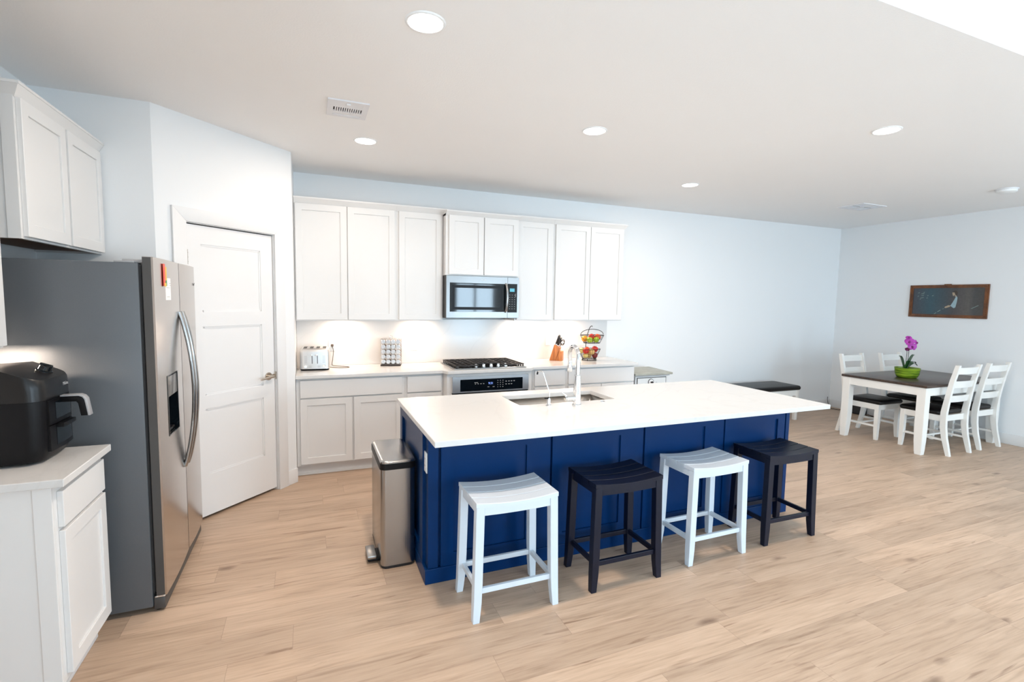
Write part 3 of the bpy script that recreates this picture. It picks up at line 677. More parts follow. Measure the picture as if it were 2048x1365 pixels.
b = B(); b.plate([IY0+.052, IY1], [.088, .868], [(-2.46, -1.89, .16, .80)], 0, .016, lambda u, v, w: (IX0-w, u, v)); b.build('end_panel', M_navy, t, smooth=0)
b = B(); b.plate([IY0+.052, IY1], [.088, .868], [(-2.46, -1.89, .16, .80)], 0, .016, lambda u, v, w: (IX1+w, u, v)); b.build('end_panel', M_navy, t, smooth=0)
b = B(); b.box(IX0-.018, IX1+.018, IY0-.028, IY0-.001, 0, .087, .004); b.box(IX0-.018, IX0, IY0-.002, IY1, 0, .087, .004); b.box(IX1, IX1+.018, IY0-.002, IY1, 0, .087, .004); b.build('base_molding', M_navy, t, smooth=0)
# top with the sink cut-out
SX0, SX1, SY0, SY1 = 1.632, 2.380, -2.268, -1.930
b = B(); b.plate([.904, 3.745], [-2.916, -1.785], [(SX0, SX1, SY0, SY1)], .870, ZI, lambda u, v, w: (u, v, w))
bmesh.ops.bevel(b.bm, geom=[e for e in b.bm.edges if len(e.link_faces) == 2 and e.calc_face_angle(0) > 1], offset=.002, segments=2, affect='EDGES')
tag(b.build('countertop', M_quartz, None, smooth=0), 'white quartz island top overhanging the four stools', 'countertop')
# undermount sink
b = B(); ox = .012; zb = .668
lo = lambda x0, x1, y0, y1, z, r: [(x, y, z) for x, y in [(cx+r*math.cos(a+q*PI/8), cy+r*math.sin(a+q*PI/8)) for (cx, cy, a) in ((x1-r, y1-r, 0), (x0+r, y1-r, PI/2), (x0+r, y0+r, PI), (x1-r, y0+r, 1.5*PI)) for q in range(5)]]
X0, X1, Y0, Y1 = SX0-ox, SX1+ox, SY0-ox, SY1+ox
b.loft([lo(X0, X1, Y0, Y1, .8695, .02), lo(X0+.004, X1-.004, Y0+.004, Y1-.004, .70, .03), lo(X0+.03, X1-.03, Y0+.03, Y1-.03, zb, .03), lo(X0+.2, X1-.2, Y0+.15, Y1-.15, zb-.004, .01)], cap=False)
b.bm.faces.new([v for v in b.bm.verts][-20:])
s = tag(b.build('sink', M_sink, None, smooth=50), 'stainless steel undermount sink set into the island top', 'sink')
sm = s.modifiers.new('thickness', 'SOLIDIFY'); sm.thickness = .0015; sm.offset = 1
b = B(); b.lathe([(.045,0),(.045,.003),(.03,.004),(.001,.001)], (2.0, -2.10, zb-.003), 24); b.build('drain', M_chrome, s)
# main faucet
fxx, fyy = 2.012, -2.362
t = thing('kitchen_faucet', 'tall chrome pull-down faucet behind the island sink', 'faucet', (fxx, fyy, ZI))
b = B(); b.lathe([(.031,0),(.031,.004),(.027,.008),(.0255,.06),(.0215,.20),(.0165,.205),(.0165,.21)], (fxx, fyy, ZI), 28); b.build('body', M_chrome, t)
b = B(); pts = [(fxx, fyy, ZI+.205), (fxx, fyy, ZI+.29)]; R = .088; yc = fyy+R; zc = ZI+.30
for k in range(15):
    a = PI - (PI*1.0)*k/14; pts.append((fxx+.035*k/14, yc+R*math.cos(a), zc+R*math.sin(a)))
pts.append((fxx+.038, yc+R+.004, zc-.02)); b.tube(pts, [.0165]*2+[.0155]*12+[.0145]*4, 14); b.build('gooseneck', M_chrome, t)
b = B(); hx, hy = fxx+.038, yc+R+.005; b.lathe([(.0145,.01),(.0150,-.018),(.0158,-.020),(.0165,-.034),(.0205,-.078),(.018,-.082),(.001,-.082)], (hx, hy, zc-.02), 24); b.build('spray_head', M_chrome, t)
b = B(); b.cyl((fxx-.010, fyy, ZI+.046), (fxx-.088, fyy-.004, ZI+.048), .0195, .0195, 24); b.cyl((fxx-.088, fyy-.004, ZI+.048), (fxx-.094, fyy-.004, ZI+.048), .017, .014, 24)
b.tube([(fxx-.080, fyy-.004, ZI+.062), (fxx-.10, fyy-.006, ZI+.078), (fxx-.125, fyy-.010, ZI+.094)], [.006,.0055,.005], 10); b.build('lever', M_chrome, t)
# filter tap
gx, gy = 1.814, -2.334
t = thing('filter_tap', 'slim chrome drinking water tap with a black lever, left of the faucet', 'faucet', (gx, gy, ZI))
b = B(); b.lathe([(.022,0),(.022,.004),(.014,.009),(.0125,.012),(.0125,.042),(.010,.050),(.006,.056)], (gx, gy, ZI), 24); b.build('body', M_chrome, t)
b = B(); pts = [(gx+.004, gy, ZI+.052), (gx+.004, gy, ZI+.085)]
for k in range(9):
    s_ = k/8; pts.append((gx+.003-.032*s_, gy+.03*s_, ZI+.09+.125*s_))
for k in range(1, 8):
    a = PI*k/8; pts.append((gx-.029-.012*(1-math.cos(a)), gy+.03+.02*(1-math.cos(a)), ZI+.215+.014*math.sin(a)))
b.tube(pts, .0042, 10); b.build('spout', M_chrome, t)
b = B(); e = Vector(pts[-1]); b.tube([e+Vector((0,0,.003)), e+Vector((-.003,.002,-.012)), e+Vector((-.004,.002,-.018))], [.005,.0055,.006], 10); b.build('spout_tip', M_black, t)
b = B(); b.tube([(gx+.006, gy, ZI+.054), (gx-.012, gy-.002, ZI+.050), (gx-.034, gy-.004, ZI+.053)], [.007,.005,.003], 10); b.build('lever', M_black, t)
b = B(); b.lathe([(.0185,0),(.0185,.003),(.0155,.005),(.015,.003),(.001,.003)], (2.235, -2.331, ZI), 24); tag(b.build('air_switch', M_chrome), 'round chrome air switch button on the island top right of the faucet', 'button')
outlet('white outlet on the left end of the navy island', Matrix.Translation((IX0-.0012, -2.573, .690)) @ RY(-PI/2))

# ---------------------------------------------------------------- trash can
tx0, tx1, ty0, ty1 = .714, .917, -2.385, -1.915
t = thing('trash_can', 'brushed steel pedal trash can beside the left end of the island', 'trash can', ((tx0+tx1)/2, (ty0+ty1)/2, 0))
rr = lambda z, r, g=0.0: lo(tx0-g, tx1+g, ty0-g, ty1+g, z, r)
b = B(); b.loft([rr(.0, .035, -.004), rr(.018, .035, .001)]); b.build('base_ring', M_rubber, t)
b = B(); b.loft([rr(.018, .035), rr(.600, .035)]); b.build('body', M_steel, t)
b = B(); b.loft([rr(.600, .037, .003), rr(.636, .037, .003)]); b.build('rim', M_black, t)
b = B(); b.loft([rr(.636, .035, .0), rr(.646, .035, .0), rr(.650, .033, -.004), rr(.652, .03, -.02)]); b.build('lid', M_steel, t)
b = B(); b.box(.645, .700, -2.300, -2.150, .030, .052, .008); pe = b.build('pedal', M_steelh, t)
b = B(); b.box(.648, .73, -2.292, -2.158, .012, .030, .005); b.build('pedal_arm', M_black, pe)

# ---------------------------------------------------------------- saddle stools
def make_stool(label, mat):
    t = thing('bar_stool', label, 'stool', (0,0,0), 'saddle seat stools along the island')
    W, Dp, ZS = .2235, .155, .612
    dip = lambda x: -.016*(1-(x/W)**2) if abs(x) < W else 0
    b = B(); n = 16; ng = 4; gap = .0022; step = 2*Dp/ng
    for k in range(ng):
        ya, yb2 = -Dp+k*step+(gap if k else 0), -Dp+(k+1)*step-(gap if k < ng-1 else 0)
        loops = []
        for i in range(n+1):
            x = -W+2*W*i/n; z = ZS+dip(x)
            loops.append([(x, ya, z-.022), (x, yb2, z-.022), (x, yb2, z-.002), (x, yb2-.002, z), (x, ya+.002, z), (x, ya, z-.002)])
        b.loft(loops)
    loops = [[(x, -Dp+.004, ZS+dip(x)-.024), (x, Dp-.004, ZS+dip(x)-.024), (x, Dp-.004, ZS+dip(x)-.005), (x, -Dp+.004, ZS+dip(x)-.005)] for x in [-W+.004+(2*W-.008)*i/n for i in range(n+1)]]
    b.loft(loops); b.build('seat', mat, t, smooth=30)
    l = .043
    for sx in (-1, 1):
        for sy in (-1, 1):
            b = B(); loops = []
            for z, ox_, w in ((0, .013, .034), (.04, .0115, .037), (.10, .0095, .041), (.20, .007, .043), (ZS-.023, -.002, l)):
                xo, yo_ = sx*(W+ox_), sy*(Dp+ox_*.4); xi, yi = xo-sx*w, yo_-sy*w
                q = [(xo, yo_, z), (xi, yo_, z), (xi, yi, z), (xo, yi, z)]; loops.append(q)
            b.loft(loops); bmesh.ops.bevel(b.bm, geom=[e for e in b.bm.edges if e.calc_face_angle(0) > .8], offset=.002, segments=1, affect='EDGES')
            b.build('leg', mat, t, smooth=30)
    for sy in (-1, 1):
        b = B(); loops = []
        for i in range(n+1):
            x = -W+.036+(2*W-.072)*i/n; z = ZS-.0235+dip(x)
            y = sy*(Dp-.006); loops.append([(x, y, z), (x, y-sy*.018, z), (x, y-sy*.018, .545+dip(x)*.35), (x, y, .545+dip(x)*.35)])
        b.loft(loops); b.build('apron', mat, t, smooth=30)
    for sx in (-1, 1):
        x = sx*(W-.010); b = B(); b.box(x, x-sx*.018, -Dp+.036, Dp-.036, .547, ZS-.0235); b.build('apron', mat, t, smooth=0)
        b = B(); b.box(sx*(W-.012), sx*(W-.030), -Dp+.034, Dp-.034, .142, .170, .002); b.build('stretcher', mat, t, smooth=0)
    for sy in (-1, 1):
        b = B(); y = sy*(Dp-.012); b.box(-W+.034, W-.034, y, y-sy*.018, .140, .168, .002); b.build('stretcher', mat, t, smooth=0)
    return t
s1 = place(make_stool('white saddle stool at the left end of the island row', M_stoolw), (1.304, -2.884, 0))
dup(s1, (1.987, -2.868, 0), math.radians(0), 'black saddle stool between the two white stools', {M_stoolw: M_stoolb})
dup(s1, (2.686, -2.836, 0), math.radians(.6), 'white saddle stool between the two black stools')
dup(s1, (3.345, -2.820, 0), math.radians(-1), 'black saddle stool at the right end of the island row', {M_stoolw: M_stoolb})

# ---------------------------------------------------------------- air fryer
t = thing('air_fryer', 'black two-drawer air fryer on the small left counter', 'air fryer', (-.77, -2.645, ZC))
cx, cy = -.80, -2.645; hx, hy = .165, .146; rx = .040
def rl(z, s, zf=None, r=.05, dx=0.0, nn=7, ky=1.0):
    pts = []
    a, c = hx*s, hy*s; r = min(r, a*.9, c*.9)
    for (px, py, an) in ((a-r, c-r, 0), (-a+r, c-r, PI/2), (-a+r, -c+r, PI), (a-r, -c+r, 1.5*PI)):
        if px < 0 and py > 0: pts.append((cx+dx+rx, cy+c*ky, (z if zf is None else zf(rx))+ZC))
        if px > 0 and py < 0: pts.append((cx+dx+rx, cy-c*ky, (z if zf is None else zf(rx))+ZC))
        for q in range(nn):
            th = an+q*PI/2/(nn-1); x, y = px+r*math.cos(th), py+r*math.sin(th)
            if x > a*.5: x += .012*(1-(y/c)**2)*s
            pts.append((cx+dx+x, cy+y*ky, (z if zf is None else zf(x))+ZC))
    return pts
ztop = lambda x: .386-.40*max(0, x-rx)-.06*max(0, rx-x)
b = B(); b.loft([rl(.006, .80), rl(.012, .90), rl(.035, .97), rl(.07, 1.0), rl(.255, 1.0)]); b.build('body', M_black, t, smooth=30)
M_fry = P('fryer_top', (.010,.009,.009), .28, var=.1, spec=.35)
b = B(); b.loft([rl(.2555, 1.0), rl(.30, .995), rl(0, .985, lambda x: ztop(x)-.007), rl(0, .965, ztop), rl(0, .965, ztop, ky=.001)], cap=False); top = b.build('lid', M_fry, t, smooth=30)
b = B(); xk, yk = cx+.112, cy+.045; Mk = Matrix.Rotation(math.radians(21), 4, 'Y')
b.lathe([(.030,0),(.030,.004),(.024,.007),(.022,.024),(.019,.027),(.001,.027)], (xk, yk, ZC+ztop(.112)-.002), 24, Mk); b.box(-.022, .022, -.006, .006, .02, .034, .003, M=Matrix.Translation((xk, yk, ZC+ztop(.118)-.002)) @ Mk); b.build('dial', M_gloss, top)
# drawers on the curved front
def band(z0, z1, y0, y1, off, th, n=10):
    g = lambda y: cx+hx+.012*(1-((y-cy)/hy)**2)+off
    return [[(g(y), y, ZC+z0), (g(y), y, ZC+z1), (g(y)-th, y, ZC+z1), (g(y)-th, y, ZC+z0)] for y in [y0+(y1-y0)*k/n for k in range(n+1)]]
for (z0, z1, lab) in ((.152, .250, 'upper drawer'), (.045, .148, 'lower drawer')):
    b = B(); b.loft(band(z0, z1, cy-.098, cy+.098, .006, .012)); dw = b.build('drawer', M_black, t, smooth=30); dw['label'] = lab
    b = B(); b.loft(band(z0+.018, z1-.010, cy-.055, cy+.085, .0072, .004)); b.build('window', M_gloss, dw, smooth=30)
    xg = cx+hx+.012
    if lab == 'upper drawer':
        b = B(); pr = [(0,.252),(.060,.252),(.072,.246),(.078,.236),(.088,.168),(.066,.168),(.058,.222),(.052,.230),(0,.230)]
        b.prism(pr, lambda x, z: (xg+.006+x, cy-.016, ZC+z), lambda x, z: (xg+.006+x, cy+.016, ZC+z), .002); hd = b.build('handle', M_black, dw)
        b = B(); pr = [(0,.2525),(.061,.2525),(.073,.247),(.0795,.236),(.0895,.168),(.0975,.168),(.087,.240),(.078,.253),(.064,.2595),(0,.2595)]
        b.prism(pr, lambda x, z: (xg+.006+x, cy-.017, ZC+z), lambda x, z: (xg+.006+x, cy+.017, ZC+z), .002); b.build('handle_trim', M_grey, hd)
    else:
        b = B(); b.loft(band(z1-.014, z1+.002, cy-.055, cy+.060, .030, .022)); b.build('handle', M_black, dw, smooth=30)
lettering('Midea', .020, Matrix.Translation((cx+hx+.0135, cy+.055, ZC+.300)) @ Matrix.Rotation(PI/2, 4, 'Z') @ Matrix.Rotation(PI/2, 4, 'X'), M_mark, top)
for sx in (-1, 1):
    for sy in (-1, 1): B().cyl((cx+sx*.10, cy+sy*.08, ZC), (cx+sx*.10, cy+sy*.08, ZC+.008), .014, .014, 14).build('foot', M_rubber, t)

# ---------------------------------------------------------------- toaster (local, front towards -y)
t = thing('toaster', 'stainless four-slice toaster plugged in at the left end of the back counter', 'toaster', (0,0,0))
w, dpt, ht = .128, .125, .205
def tl(z, g, r=.03): return [(x, y, z) for x, y in [(px+r*math.cos(a+q*PI/10), py+r*math.sin(a+q*PI/10)) for (px, py, a) in ((w-g-r, dpt-g-r, 0), (-w+g+r, dpt-g-r, PI/2), (-w+g+r, -dpt+g+r, PI), (w-g-r, -dpt+g+r, 1.5*PI)) for q in range(6)]]
b = B(); b.loft([tl(.016, .0), tl(.170, .0), tl(.190, .004), tl(.202, .014), tl(ht, .03)]); body = b.build('body', M_toast, t, smooth=40)
b = B(); b.loft([tl(0, .006), tl(.016, .001)]); b.build('base', M_black, t)
for k in range(4):
    x = -.084+k*.056
    b = B(); b.box(x-.015, x+.015, -.085, .085, ht-.002, ht+.0008); b.build('slot', M_slot, body, smooth=0)
for x in (-.022, .024):
    b = B(); b.box(x-.003, x+.003, -dpt-.0008, -dpt+.004, .065, .150); b.build('lever_track', M_slot, body, smooth=0)
for x in (-.033, .013):
    b = B(); b.box(x-.012, x+.014, -dpt-.020, -dpt-.0005, .138, .152, .004); b.build('lever', M_chrome, t)
for x in (-.078, .080):
    b = B(); b.lathe([(.016,0),(.016,.010),(.013,.013),(.001,.013)], (x, -dpt, .040), 20, Matrix.Rotation(PI/2, 4, 'X')); b.build('knob', M_chrome, t)
    b = B()
    for k in range(7): b.box(x-.012, x+.012, -dpt-.0008, -dpt+.001, .074+k*.010, .077+k*.010)
    b.build('lettering', M_mark, body, smooth=0)
b = B()
for x in (-.040, .038):
    b = B()
    for k in range(3): b.box(x-.013, x+.013, -dpt-.0008, -dpt+.001, .028+k*.008, .031+k*.008)
    b.build('button_markings', M_mark, body, smooth=0)
TP, TR = Vector((.392, -.225, ZC)), math.radians(-3)
place(t, TP, TR)
inv = (Matrix.Translation(TP) @ RY(TR)).inverted()
cord = [(.512,-.10,ZC+.006),(.53,-.16,ZC+.004),(.60,-.23,ZC+.004),(.68,-.235,ZC+.004),(.70,-.20,ZC+.004),(.66,-.15,ZC+.004),(.58,-.10,ZC+.005),(.548,-.075,ZC+.014),(.555,-.055,ZC+.07),(.562,-.048,ZC+.14),(.558,-.046,ZC+.18),(.553,-.046,ZC+.196)]
sm_ = []
for i in range(len(cord)-1):
    p0, p1, p2, p3 = [Vector(cord[max(0, min(len(cord)-1, j))]) for j in (i-1, i, i+1, i+2)]
    for k in range(6):
        u = k/6; sm_.append(.5*((2*p1)+(p2-p0)*u+(2*p0-5*p1+4*p2-p3)*u*u+(3*p1-p0-3*p2+p3)*u**3))
sm_.append(Vector(cord[-1]))
M_cord = P('brown_cord', (.10,.07,.05), .5, var=.1)
b = B(); b.tube(sm_, .0032, 8); pc = b.build('power_cord', M_cord, t, xf=inv)
b = B(); b.box(.540, .566, -.050, -.0285, 1.106, 1.130, .004); b.build('plug', M_cord, pc, xf=inv)

# ---------------------------------------------------------------- spice rack with jars
SP, SR = Vector((1.112, -.150, ZC)), math.radians(-14)
t = thing('spice_rack', 'square spice rack with a dark base on the back counter', 'spice rack', SP)
Ms = Matrix.Translation(SP) @ RY(SR)
b = B(); b.box(-.098, .098, -.075, .075, 0, .016, .004); b.build('base', M_ww, t, xf=Ms)
b = B(); b.cyl((0,0,.016), (0,0,.275), .003, .003, 12); b.tube([(.012*math.cos(q), 0, .290+.014*math.sin(q)) for q in [2*PI*k/20 for k in range(20)]], .0022, 6, closed=True); b.build('post', M_chrome, t, xf=Ms)
b = B()
for k in range(6):
    z = .018+k*.0505
    for q in range(4):
        x = -.0725+q*.0483
        b.tube([(x+.0215*math.cos(a), -.052, z+.024+.0225*math.sin(a)) for a in [2*PI*i/20 for i in range(20)]], .0014, 5, closed=True) if k < 5 else None
    b.tube([(-.096,-.052,z),(.096,-.052,z),(.096,.05,z),(-.096,.05,z)], .0018, 5, closed=True)
for x in (-.096, .096):
    for y in (-.052, .05): b.tube([(x, y, .012), (x, y, .272)], .002, 6)
b.build('wire_frame', M_chrome, t, xf=Ms)
M_jar = P('spice_filling', (.22,.12,.06), .4, var=.45, vscale=30)
M_lid = P('silver_lid', (.62,.62,.63), .32, 1.0, bump=.5, bscale=160, var=.35, vscale=90)
rows = ('bottom row', 'second row from the bottom', 'middle row', 'second row from the top', 'top row'); cols = ('far left', 'left of centre', 'right of centre', 'far right')
jar0 = None
for k in range(5):
    for q in range(4):
        x, z = -.0725+q*.0483, .042+k*.0505
        lab = 'silver-lidded spice jar in the rack, %s, %s' % (rows[k], cols[q])
        if jar0 is None:
            jar0 = thing('spice_jar', lab, 'jar', (0,0,0), 'jars in the spice rack')
            Mx = Matrix.Rotation(PI/2, 4, 'X')
            b = B(); b.lathe([(.018,-.050),(.0205,-.046),(.0205,.030),(.017,.038)], (0,0,0), 20, Mx); b.build('jar_body', M_jar, jar0)
            b = B(); b.lathe([(.0212,.036),(.0212,.058),(.0195,.060),(.001,.0605)], (0,0,0), 20, Mx); ld = b.build('lid', M_lid, jar0)
            b = B(); b.box(-.009,.009,-.0612,-.0604,-.0012,.0012, M=Matrix.Rotation(.4, 4, 'Y')); b.build('label_print', M_mark, ld, smooth=0)
            place(jar0, Ms @ Vector((x, 0, z)), SR)
        else: dup(jar0, Ms @ Vector((x, 0, z)), SR, lab)
# ---------------------------------------------------------------- knife block
KP, KR = Vector((2.975, -.205, ZC)), math.radians(-38)
Mk = Matrix.Translation(KP) @ RY(KR)
t = thing('knife_block', 'slanted wooden knife block with a lower box at its front', 'knife block', KP)
b = B(); pr = [(-.075,0),(-.005,0),(.045,.150),(-.020,.185)]
b.prism(pr, lambda x, z: (x, -.055, z), lambda x, z: (x, .055, z), .003); b.build('block', M_block, t, xf=Mk)
b = B(); b.prism([(-.004,0),(.072,0),(.072,.108),(.034,.112)], lambda x, z: (x, -.050, z), lambda x, z: (x, .050, z), .003); b.build('front_box', M_block, t, xf=Mk)
ax = Vector((.050, 0, .150)).normalized(); topd = Vector((.065, 0, -.035))
Rk = Matrix.Rotation(math.atan2(ax.x, ax.z), 4, 'Y')
knife0 = None
spots = [('back row, behind', .18, .026, .115), ('back row, middle', .18, 0, .120), ('back row, front', .18, -.026, .112), ('middle row, behind', .52, .026, .10), ('middle row, middle', .52, 0, .105), ('middle row, front', .52, -.026, .10)]
M_hand = P('knife_handle', (.020,.014,.012), .4, var=.1)
for lab, s, y, L in spots:
    p = Vector((-.020, y, .185)) + topd*s
    label = 'black-handled kitchen knife in the block, ' + lab
    if knife0 is None:
        knife0 = thing('kitchen_knife', label, 'knife', (0,0,0), 'knives in the wooden block')
        b = B(); b.box(-.009, .009, -.0065, .0065, .014, .115, .004); b.box(-.010, .012, -.0065, .0065, .100, .118, .004); b.build('handle', M_hand, knife0)
        b = B(); b.box(-.010, .010, -.007, .007, .002, .014, .002); b.box(-.009, .009, -.001, .001, -.12, .002); b.build('bolster', M_chrome, knife0)
        o = knife0
    else: o = dup(knife0, (0,0,0), 0, label)
    o.matrix_world = Mk @ Matrix.Translation(p) @ Rk @ Matrix.Scale(L/.115, 4, (0,0,1))
t2 = thing('scissors', 'black-handled kitchen scissors at the front of the knife block', 'scissors', KP)
p = Vector((-.020, -.006, .185)) + topd*.86; Msx = Mk @ Matrix.Translation(p) @ Rk
b = B(); b.box(-.006, .006, -.0015, .0015, -.10, .03); b.build('blade', M_chrome, t2, xf=Msx)
for sy, dz in ((.010, .055), (-.020, .070)):
    b = B(); b.tube([(.012+.020*math.cos(a), sy*.6+.004, dz+.028*math.sin(a)) for a in [2*PI*k/20 for k in range(20)]], .0042, 8, closed=True); b.tube([(0, 0, .025), (.004, sy*.5, dz-.024)], .005, 8); b.build('handle', M_hand, t2, xf=Msx)

# ---------------------------------------------------------------- fruit basket
FP = Vector((3.365, -.295, ZC))
t = thing('fruit_basket', 'two-tier dark wire fruit basket at the right end of the back counter', 'fruit basket', FP)
def oval(cx, a, c, z, n=32): return [Vector((cx+a*math.cos(q), c*math.sin(q), z)) for q in [2*PI*k/n for k in range(n)]]
def tier(name, cx, z0, a0, c0, z1, a1, c1):
    b = B(); b.tube([FP+p for p in oval(cx, a1, c1, z1)], .0034, 7, closed=True); b.tube([FP+p for p in oval(cx, a0, c0, z0)], .003, 7, closed=True); m = z0+(z1-z0)*.5
    b.tube([FP+p for p in oval(cx, (a0+a1)/2, (c0+c1)/2, m)], .0014, 5, closed=True)
    lo_, hi_ = oval(cx, a0, c0, z0, 26), oval(cx, a1, c1, z1, 26)
    for p, q in zip(lo_, hi_): b.tube([FP+p, FP+q], .0015, 5)
    for k in range(1, 7):
        x = cx-a0+2*a0*k/7; w = c0*math.sqrt(max(0, 1-((x-cx)/a0)**2)); b.tube([FP+Vector((x,-w,z0)), FP+Vector((x,w,z0))], .0016, 5)
    b.build(name, M_wire, t)
tier('lower_basket', -.010, .022, .082, .070, .132, .134, .105)
tier('upper_basket', .020, .202, .098, .078, .292, .148, .105)
b = B(); b.tube([FP+Vector(p) for p in ((-.045,.02,.020),(-.045,.03,.14),(-.040,.03,.202),(-.030,.02,.30),(-.012,.01,.372),(.0,.0,.395),(.014,-.004,.402),(.018,-.004,.390))], .004, 8); b.build('post', M_wire, t)
b = B(); b.tube([FP+Vector((.020+.152*math.cos(PI-PI*k/20), 0, .300+.062*math.sin(PI*k/20))) for k in range(21)], .0036, 8); b.build('arched_handle', M_wire, t)
b = B(); b.tube([FP+p for p in oval(-.010, .088, .076, .006)], .0036, 7, closed=True)
for q in (.3, 2.3, 4.0, 5.4):
    p = FP+Vector((-.010+.086*math.cos(q), .074*math.sin(q), 0)); b.cyl(p, p+Vector((0,0,.022)), .005, .004, 10)
b.build('foot_ring', M_wire, t)
F_red = P('red_fruit_skin', (.52,.022,.012), .32, var=.35, vscale=18); F_drk = P('dark_red_fruit_skin', (.24,.014,.016), .32, var=.3, vscale=18)
F_grn = P('green_fruit_skin', (.36,.50,.03), .32, var=.2, vscale=14); F_org = P('orange_fruit_skin', (.82,.33,.02), .45, bump=.25, bscale=200, var=.1)
F_yel = P('pale_yellow_fruit_skin', (.74,.60,.20), .4, var=.2, vscale=16); F_tan = P('tan_fruit_skin', (.64,.40,.14), .45, var=.3, vscale=22, stretch=(4,4,.6)); F_ro = P('orange_red_fruit_skin', (.66,.10,.02), .32, var=.35, vscale=14)
M_stem = P('fruit_stem', (.06,.035,.015), .7, var=.1)
def fruit(cat, label, mat, p, r, tilt, group):
    o = thing(cat, label, cat.replace('_', ' '), FP+Vector(p), group); M = Matrix.Translation(FP+Vector(p)) @ Euler((tilt, tilt*.7, tilt*2)).to_matrix().to_4x4()
    prof = [(r*.05,-r*.80),(r*.35,-r*.90),(r*.72,-r*.68),(r*.95,-r*.25),(r*1.0,.10*r),(r*.90,.52*r),(r*.62,.83*r),(r*.32,.90*r),(r*.10,.78*r),(.0005,.70*r)] if cat == 'apple' else [(r*math.sin(PI*k/14)+.0003, -r*math.cos(PI*k/14)) for k in range(15)]
    b = B(); b.lathe(prof, (0,0,0), 24); b.build('skin', mat, o, smooth=80, xf=M)
    b = B(); b.tube([(0,0,.66*r),(.002,0,.9*r),(.005,.001,1.12*r)], .0016, 6) if cat == 'apple' else b.lathe([(.003,.985*r),(.004,1.0*r),(.001,1.02*r)], (0,0,0), 10); b.build('stem', M_stem, o, xf=M)
gU, gL = 'fruit in the upper basket', 'fruit in the lower basket'
fruit('orange', 'orange at the left end of the upper fruit basket', F_org, (-.072,.012,.252), .036, .3, gU)
fruit('apple', 'green apple at the front left of the upper fruit basket', F_grn, (-.036,-.042,.241), .035, .2, gU)
fruit('apple', 'red apple in the middle of the upper fruit basket', F_red, (.014,.0,.272), .037, -.3, gU)
fruit('apple', 'green apple at the front right of the upper fruit basket', F_grn, (.052,-.040,.241), .035, -.15, gU)
fruit('apple', 'orange-red apple at the right end of the upper fruit basket', F_ro, (.100,.006,.268), .038, .35, gU)
fruit('apple', 'green apple low at the back of the upper fruit basket', F_grn, (.045,.042,.239), .034, .6, gU)
fruit('apple', 'pale yellow apple at the left end of the lower fruit basket', F_yel, (-.104,.020,.112), .033, .2, gL)
fruit('apple', 'bright red apple at the front left of the lower fruit basket', F_red, (-.074,-.030,.113), .036, -.2, gL)
fruit('pear', 'round tan pear at the front middle of the lower fruit basket', F_tan, (-.008,-.046,.102), .036, .15, gL)
fruit('apple', 'red apple on top at the right of the lower fruit basket', F_red, (.060,-.006,.128), .038, .3, gL)
fruit('apple', 'dark red apple low at the right of the lower fruit basket', F_drk, (.046,-.030,.058), .034, -.4, gL)
fruit('pear', 'yellow pear at the bottom left of the lower fruit basket', F_yel, (-.068,-.016,.058), .030, .1, gL)
fruit('pear', 'tan pear at the bottom middle of the lower fruit basket', F_tan, (-.010,.008,.055), .031, .2, gL)
fruit('apple', 'orange-red apple behind the tan pear in the lower fruit basket', F_ro, (-.026,.030,.122), .034, .5, gL)

# ---------------------------------------------------------------- grey-topped side table
t = thing('side_table', 'white side table with a grey stone top at the end of the counter', 'side table', (4.07, -.32, 0))
b = B(); b.prism([(3.800,-.585),(4.335,-.585),(4.385,-.075),(3.800,-.075)], lambda x, y: (x, y, .752), lambda x, y: (x, y, .775), .003); b.build('top', M_stone, t)
M_st = P('side_table_paint', (.80,.81,.80), .45, var=.03); M_line = P('dark_line', (.10,.09,.09), .5, var=.1)
b = B(); b.box(3.83, 4.300, -.545, -.105, .12, .735); b.box(3.815, 4.312, -.555, -.095, .735, .752); b.build('body', M_st, t, smooth=0)
b = B(); b.plate([3.85, 4.272], [.595, .722], [(3.858, 4.264, .603, .714)], .545, .5475, lambda u, v, w: (u, -w, v)); b.box(3.815, 4.313, -.5565, -.555, .737, .741); b.build('dark_edging', M_line, t, smooth=0)
dw = B().box(3.860, 4.262, -.553, -.545, .605, .712, .002).build('drawer', M_st, t, smooth=0)
b = B(); b.lathe([(.040,0),(.040,.004),(.030,.006),(.001,.006)], (4.045, -.553, .665), 24, Matrix.Rotation(PI/2, 4, 'X')); pl_ = b.build('knob_plate', M_line, dw)
b = B(); b.lathe([(.033,0),(.033,.008),(.029,.010),(.001,.008)], (4.045, -.553, .665), 24, Matrix.Rotation(PI/2, 4, 'X')); b.build('knob_rim', M_white, dw)
b = B(); b.lathe([(.008,0),(.006,.012),(.014,.018),(.014,.024),(.001,.028)], (4.045, -.562, .665), 20, Matrix.Rotation(PI/2, 4, 'X')); b.build('knob', M_iron, dw)
b = B(); b.box(4.115, 4.135, -.5535, -.5525, .658, .664); b.build('drawer_mark', M_mark, dw, smooth=0)
for x in (3.85, 4.28):
    for y in (-.525, -.125): B().box(x-.02, x+.02, y-.02, y+.02, 0, .12, .002).build('leg', M_st, t)

